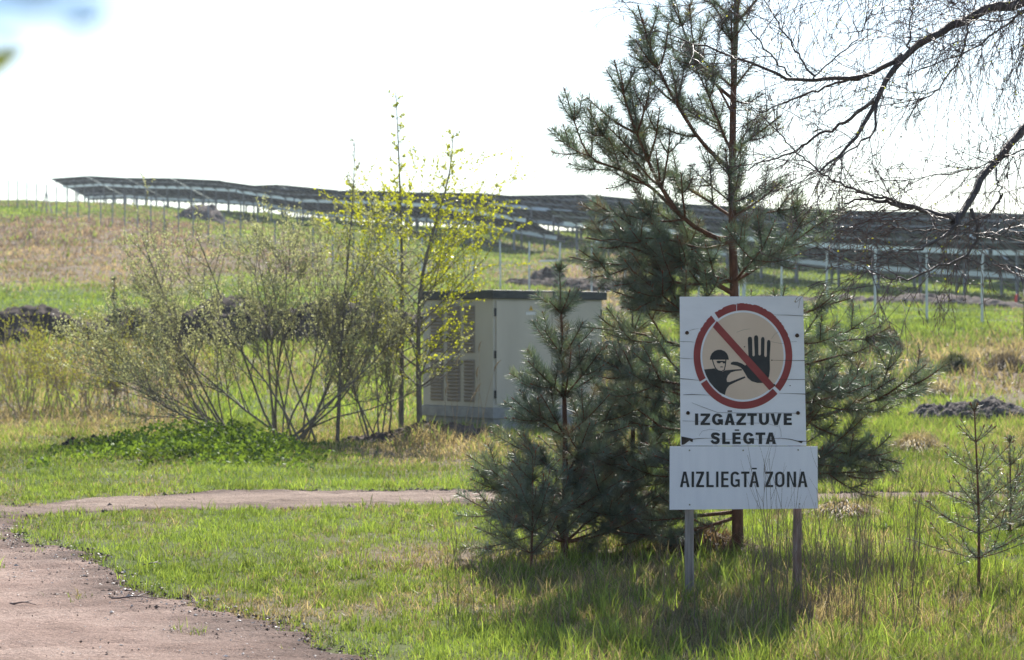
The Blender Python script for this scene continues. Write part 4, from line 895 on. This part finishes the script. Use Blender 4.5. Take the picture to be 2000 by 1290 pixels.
# ------------------------------------------------------------------ birch reaching in from the right
def birch():
    D = 11.9; bx, by = 3.75, 12.3; z = gz(bx, by); root = empty('birch_tree', (bx, by, z), 'leafing birch whose dark drooping limbs and twigs hang in from upper right', 'birch tree')
    T = resample([(bx, by, z-.1), (bx+.03, by, 1.5), (bx-.02, by, 3.2), (bx, by+.05, 5), (bx+.05, by, 7.2)], 14)
    own(link('trunk', npmesh('trunk', *tubes([(T, np.linspace(.15, .07, 14))], 12), smooth=True), M['birchbark']), root)
    q = lambda X, Y: (1100+X/2.222, Y/2.222); q2 = lambda X, Y: (1400+X/3.225, 380+Y/3.225)
    limbs, fine, lf = [], [], []
    def Lb(pts, r0, r1, d0, d1, f=q, n=22, start=None):
        W = [U(*f(*p), d0+(d1-d0)*k/(len(pts)-1)) for k, p in enumerate(pts)]
        if start is not None: W = [np.array(start)]+W
        Wn = resample(W, n); Wn[1:-1] += rng.normal(0, .006, (n-2, 3)); limbs.append((Wn, np.linspace(r0, r1, n))); return Wn
    Lb([(2000,8),(1900,15),(1800,60),(1700,110),(1600,150),(1530,195),(1470,250),(1430,310),(1390,370),(1350,440),(1300,540),(1270,600),(1240,640),(1170,685),(1110,750)], .045, .006, 11.9, 11.4, start=(bx, by, 4.0), n=34)
    Lb([(1470,240),(1380,310),(1280,335),(1180,340),(1080,350),(960,345),(880,300),(760,260),(650,210),(500,170),(400,130)], .016, .003, 11.7, 11.3)
    Lb([(1350,440),(1270,490),(1200,550),(1120,570),(1060,620),(980,670),(870,700),(780,740)], .012, .003, 11.5, 11.9)
    Lb([(1300,335),(1180,360),(1060,410),(960,440),(850,500),(780,560)], .009, .0025, 11.6, 12.1)
    Lb([(1355,440),(1362,560),(1310,610),(1240,650),(1150,740),(1060,760)], .008, .003, 11.5, 11.0)
    Lb([(2000,530),(1950,620),(1900,680),(1850,720),(1820,760),(1790,820),(1760,880),(1720,930),(1690,970)], .036, .017, 11.8, 11.3, start=(bx, by, 3.3), n=24)
    Lb([(1490,150),(1380,120),(1230,80),(1100,55),(1030,40),(930,30),(800,60)], .018, .005, 11.3, 11.4, q2)
    Lb([(1180,790),(1110,750),(1000,650),(900,540),(840,470)], .006, .0025, 11.4, 11.6); Lb([(1700,955),(1550,910),(1400,865),(1280,830),(1180,790)], .010, .006, 11.3, 11.4)
    Lb([(1520,120),(1490,220),(1400,290),(1330,320),(1220,360),(1100,375),(960,400)], .012, .003, 11.3, 11.0, q2)
    Lb([(1600,90),(1645,200),(1630,320),(1560,400),(1480,440),(1330,470),(1260,530),(1130,540),(1000,500),(850,440)], .011, .0025, 11.3, 11.1, q2)
    Lb([(1800,0),(1795,40),(1720,120),(1620,170),(1480,220),(1300,235),(1100,200),(900,120)], .006, .002, 11.3, 11.6, q2)
    Lb([(1440,280),(1600,240),(1700,260),(1850,240),(1935,235)], .004, .002, 11.1, 11.0, q2); Lb([(1560,400),(1700,450),(1800,440),(1935,490)], .005, .002, 11.2, 11.0, q2)
    Lb([(2000,60),(1930,95),(1870,150),(1800,210),(1700,240),(1600,280),(1500,330)], .012, .003, 11.9, 11.5, start=(bx, by, 4.1))
    Lb([(1760,90),(1745,190),(1700,290),(1650,370),(1590,420),(1370,465)], .007, .002, 11.7, 11.9)
    Lb([(2000,650),(1900,690),(1830,710),(1720,760),(1580,760),(1430,800)], .008, .002, 11.7, 11.4, start=(bx, by, 3.0))
    Lb([(1880,730),(1890,800),(1905,860),(1860,920),(1770,990)], .006, .002, 11.4, 11.2)
    Lb([(2000,70),(1850,100),(1760,90),(1700,30),(1640,-60)], .008, .003, 11.9, 12.2, start=(bx, by, 4.1))
    Lb([(1090,330),(1020,240),(960,150),(870,0),(840,-80)], .007, .0025, 11.5, 11.8); Lb([(990,335),(900,240),(850,170),(750,60),(600,0)], .006, .002, 11.4, 11.2)
    Lb([(1500,210),(1508,100),(1520,0),(1530,-80)], .006, .003, 11.7, 12.0); Lb([(1080,350),(1180,250),(1290,160),(1320,60),(1370,-20)], .005, .002, 11.5, 11.3)
    # unseen higher limbs whose hanging twigs reach down into view
    ups = [Lb([(2000,-330),(1700,-260),(1400,-160),(1100,-110),(800,-70)], .03, .004, 12, 11.5, start=(bx, by, 5.2)), Lb([(2000,-250),(1800,-170),(1600,-120),(1400,-60),(1250,-30)], .02, .004, 12.3, 12.6, start=(bx, by, 5.0)), Lb([(2060,-150),(1950,-100),(1850,-60),(1750,-40)], .012, .004, 11.2, 10.8, start=(bx, by, 4.8)), Lb([(2090,60),(2030,150),(1990,220)], .012, .004, 11.5, 11.3, start=(bx, by, 4.3))]
    TW = [dict(trop=-.2, wob=.17, kids=3, k0=.15, ang=.6, ratio=.5, tip=.5, leaf=7), dict(trop=-.45, wob=.16, leaf=12, kids=1.2, ang=.6, ratio=.55, rmin=.0018, tip=.65), dict(trop=-.8, wob=.14, leaf=14, kids=0, ang=.5, ratio=.5, rmin=.0015, tip=.75)]
    for P, rr in list(limbs):
        seg = np.linalg.norm(np.diff(P, axis=0), axis=1); L = seg.sum(); up = any(P is u for u in ups)
        for _ in range(int(L*(20 if up else 22))):
            f = rng.uniform(.12, 1)*(len(P)-1); i = min(int(f), len(P)-2); p = P[i]+(P[i+1]-P[i])*(f-i); t = unit(P[i+1]-P[i]); v = rng.normal(0, 1, 3); v = unit(v-t*(v@t)); a = rng.uniform(.4, 1.2)
            grow(fine, lf, p, t*math.cos(a)+v*math.sin(a)*.9+np.array([0, 0, -.1]), rng.uniform(.22, .7)*(1.25 if up else 1), rng.uniform(.0018, .0032), 0, TW)
    for P in ups:
        for _ in range(42):
            i = rng.integers(4, len(P)-1); p = P[i]; grow(fine, lf, p, (rng.normal(0, .3), rng.normal(0, .3), -1), rng.uniform(.6, 1.5), .002, 1, TW, 9)
    tube_obj('limbs', limbs, M['birchbark'], root, 8); tube_obj('twigs', fine, M['birchtwig'], root, 3)
    print('birch twigs', len(fine), 'buds', len(lf))
    k = rng.random(len(lf)); leaves('buds', [l for l, s in zip(lf, k) if s < .72], .011, M['birchtwig'], root, .45, .1, .5); leaves('young_leaves', [l for l, s in zip(lf, k) if s >= .9], .012, M['youngleaf'], root, .7, .1, .6)
    cat = [(np.array([p, p+[0, .002, -.015], p+[.004, 0, -.032]]), np.array([.001, .0028, .0018])) for (p, _), s in zip(lf, k) if .72 < s < .76]
    tube_obj('catkins', cat, M['birchtwig'], root, 5)
birch()

# ------------------------------------------------------------------ twigs on the road, leaf sprig close to the lens
for px, row, L, rot, lab in ((262, 1178, .27, .05, 'forked dark twig lying on the dirt road'), (45, 1186, .16, -.1, 'short dark twig on the dirt road near the left edge'), (300, 1108, .14, .3, 'small twig on the verge of the dirt road')):
    d = EYE*F/(row-645); x, y = U(px, 0, d)[:2]; z = gz(x, y)+.02; c, s = math.cos(rot), math.sin(rot); k = np.linspace(-.5, .5, 8)
    P = np.stack([x+k*L*c, y+k*L*s+.012*np.sin(k*9), z+.006+.006*np.cos(k*7)], 1); pl = [(P, np.linspace(.006, .002, 8))]
    Q = np.stack([P[4]+(np.array([c, s, .1])*.6+np.array([-s, c, .1])*.8)*t for t in np.linspace(0, L*.3, 4)]); pl.append((Q, np.linspace(.004, .0015, 4)))
    V, Fs = tubes(pl, 6); o = link('fallen_twig', npmesh('fallen_twig', V-np.array([x, y, z]), Fs, None, True), M['birchtwig']); o.location = (x, y, z); tag(o, lab, 'twig')
def sprig():
    d = .8; root = empty('leaf_sprig', U(-60, -60, d), 'blurred leaf sprig, painted with blue lens fringing, with one yellow green leaf hanging close at upper left corner', 'leaf sprig')
    st = [(resample([U(-120, -60, d), U(-10, -25, d), U(60, -20, d), U(190, -30, d)], 8), np.linspace(.0022, .0008, 8)), (resample([U(-120, -60, d), U(-60, 60, d), U(-45, 160, d), U(-40, 300, d)], 8), np.linspace(.0018, .0007, 8))]
    tube_obj('stem', st, M['birchtwig'], root, 5)
    def lv(name, px, py, ang, L, w, mat, dd=0):
        c, s = math.cos(ang), math.sin(ang); k = np.linspace(0, 1, 9); prof = np.sin(np.pi*k**.8)*w/2; o = U(px, py, d+dd); ux, uz = np.array([c, 0, -s]), np.array([s, 0, c])
        pts = [o+ux*L*t+uz*p+np.array([0, .004*t, 0]) for t, p in zip(k, prof)]+[o+ux*L*t-uz*p+np.array([0, .004*t, 0]) for t, p in list(zip(k, prof))[-2:0:-1]]
        b = MB(); b.poly([Vector(p) for p in pts], (0, .0004, 0)); b.build(name, mat, root)
    for k, (px, py, a, L, w_) in enumerate(((-60, 10, .1, .024, .012), (20, 10, .1, .016, .009), (70, 0, .15, .018, .012), (120, 30, .2, .014, .009), (140, 5, .3, .017, .012), (-40, -20, .2, .03, .014), (-30, 70, .25, .018, .005))): lv('leaf', px, py, a, L, w_, M['fringeleaf'], .012*(k-2))
    lv('leaf', -38, 150, 1.5, .02, .009, M['fringeleaf']); lv('leaf', -38, 225, 1.5, .018, .007, M['fringeleaf'])
    lv('yellow_leaf', -70, 150, -.45, .045, .016, M['youngleaf'], .6)
sprig()

# ------------------------------------------------------------------ light, sky, camera
m, nt, out = newmat('pale_air'); pv = N(nt, 'ShaderNodeVolumePrincipled', Density=.0003, Anisotropy=.45); pv.inputs['Color'].default_value = (.84, .92, 1, 1); nt.links.new(pv.outputs[0], out.inputs['Volume'])
b = MB(); b.box((0, 200, 12), (450, 0, 0), (0, 335, 0), (0, 0, 16)); kind(b.build('haze', m), 'stuff')
sc = bpy.context.scene
AZ, EL = R(11), R(43)
w = bpy.data.worlds.new('World'); sc.world = w; w.use_nodes = True; nt = w.node_tree; bg = nt.nodes['Background']
sky = nt.nodes.new('ShaderNodeTexSky'); sky.sky_type = 'NISHITA'; sky.sun_disc = False; sky.sun_elevation = EL; sky.sun_rotation = AZ; sky.air_density = 1.0; sky.dust_density = .6; sky.ozone_density = 1.0
nt.links.new(sky.outputs[0], bg.inputs[0]); bg.inputs[1].default_value = .085
sun = bpy.data.lights.new('sun', 'SUN'); sun.energy = 4.6; sun.angle = R(.5); sun.color = (1, .95, .87); so = bpy.data.objects.new('sun', sun); C.objects.link(so)
sd = Vector((math.sin(AZ)*math.cos(EL), math.cos(AZ)*math.cos(EL), math.sin(EL))); so.rotation_euler = sd.to_track_quat('Z', 'Y').to_euler(); so.location = sd*50
cam = bpy.data.cameras.new('camera'); co = bpy.data.objects.new('camera', cam); C.objects.link(co); co.location = (0, 0, EYE); co.rotation_euler = (R(90), 0, 0)
cam.sensor_width = 36; cam.lens = 36*F/2000; cam.clip_start = .05; cam.clip_end = 5000
cam.dof.use_dof = True; cam.dof.focus_distance = 12.0; cam.dof.aperture_fstop = 4.5
sc.camera = co
sc.view_settings.view_transform = 'Standard'; sc.view_settings.look = 'None'; sc.view_settings.exposure = 1.12; sc.view_settings.gamma = 1
cy = sc.cycles; cy.max_bounces = 5; cy.volume_bounces = 0; cy.diffuse_bounces = 3; cy.glossy_bounces = 2; cy.transmission_bounces = 3; cy.transparent_max_bounces = 4; cy.use_denoising = True
cy.sample_clamp_indirect = 4; cy.caustics_reflective = False; cy.caustics_refractive = False
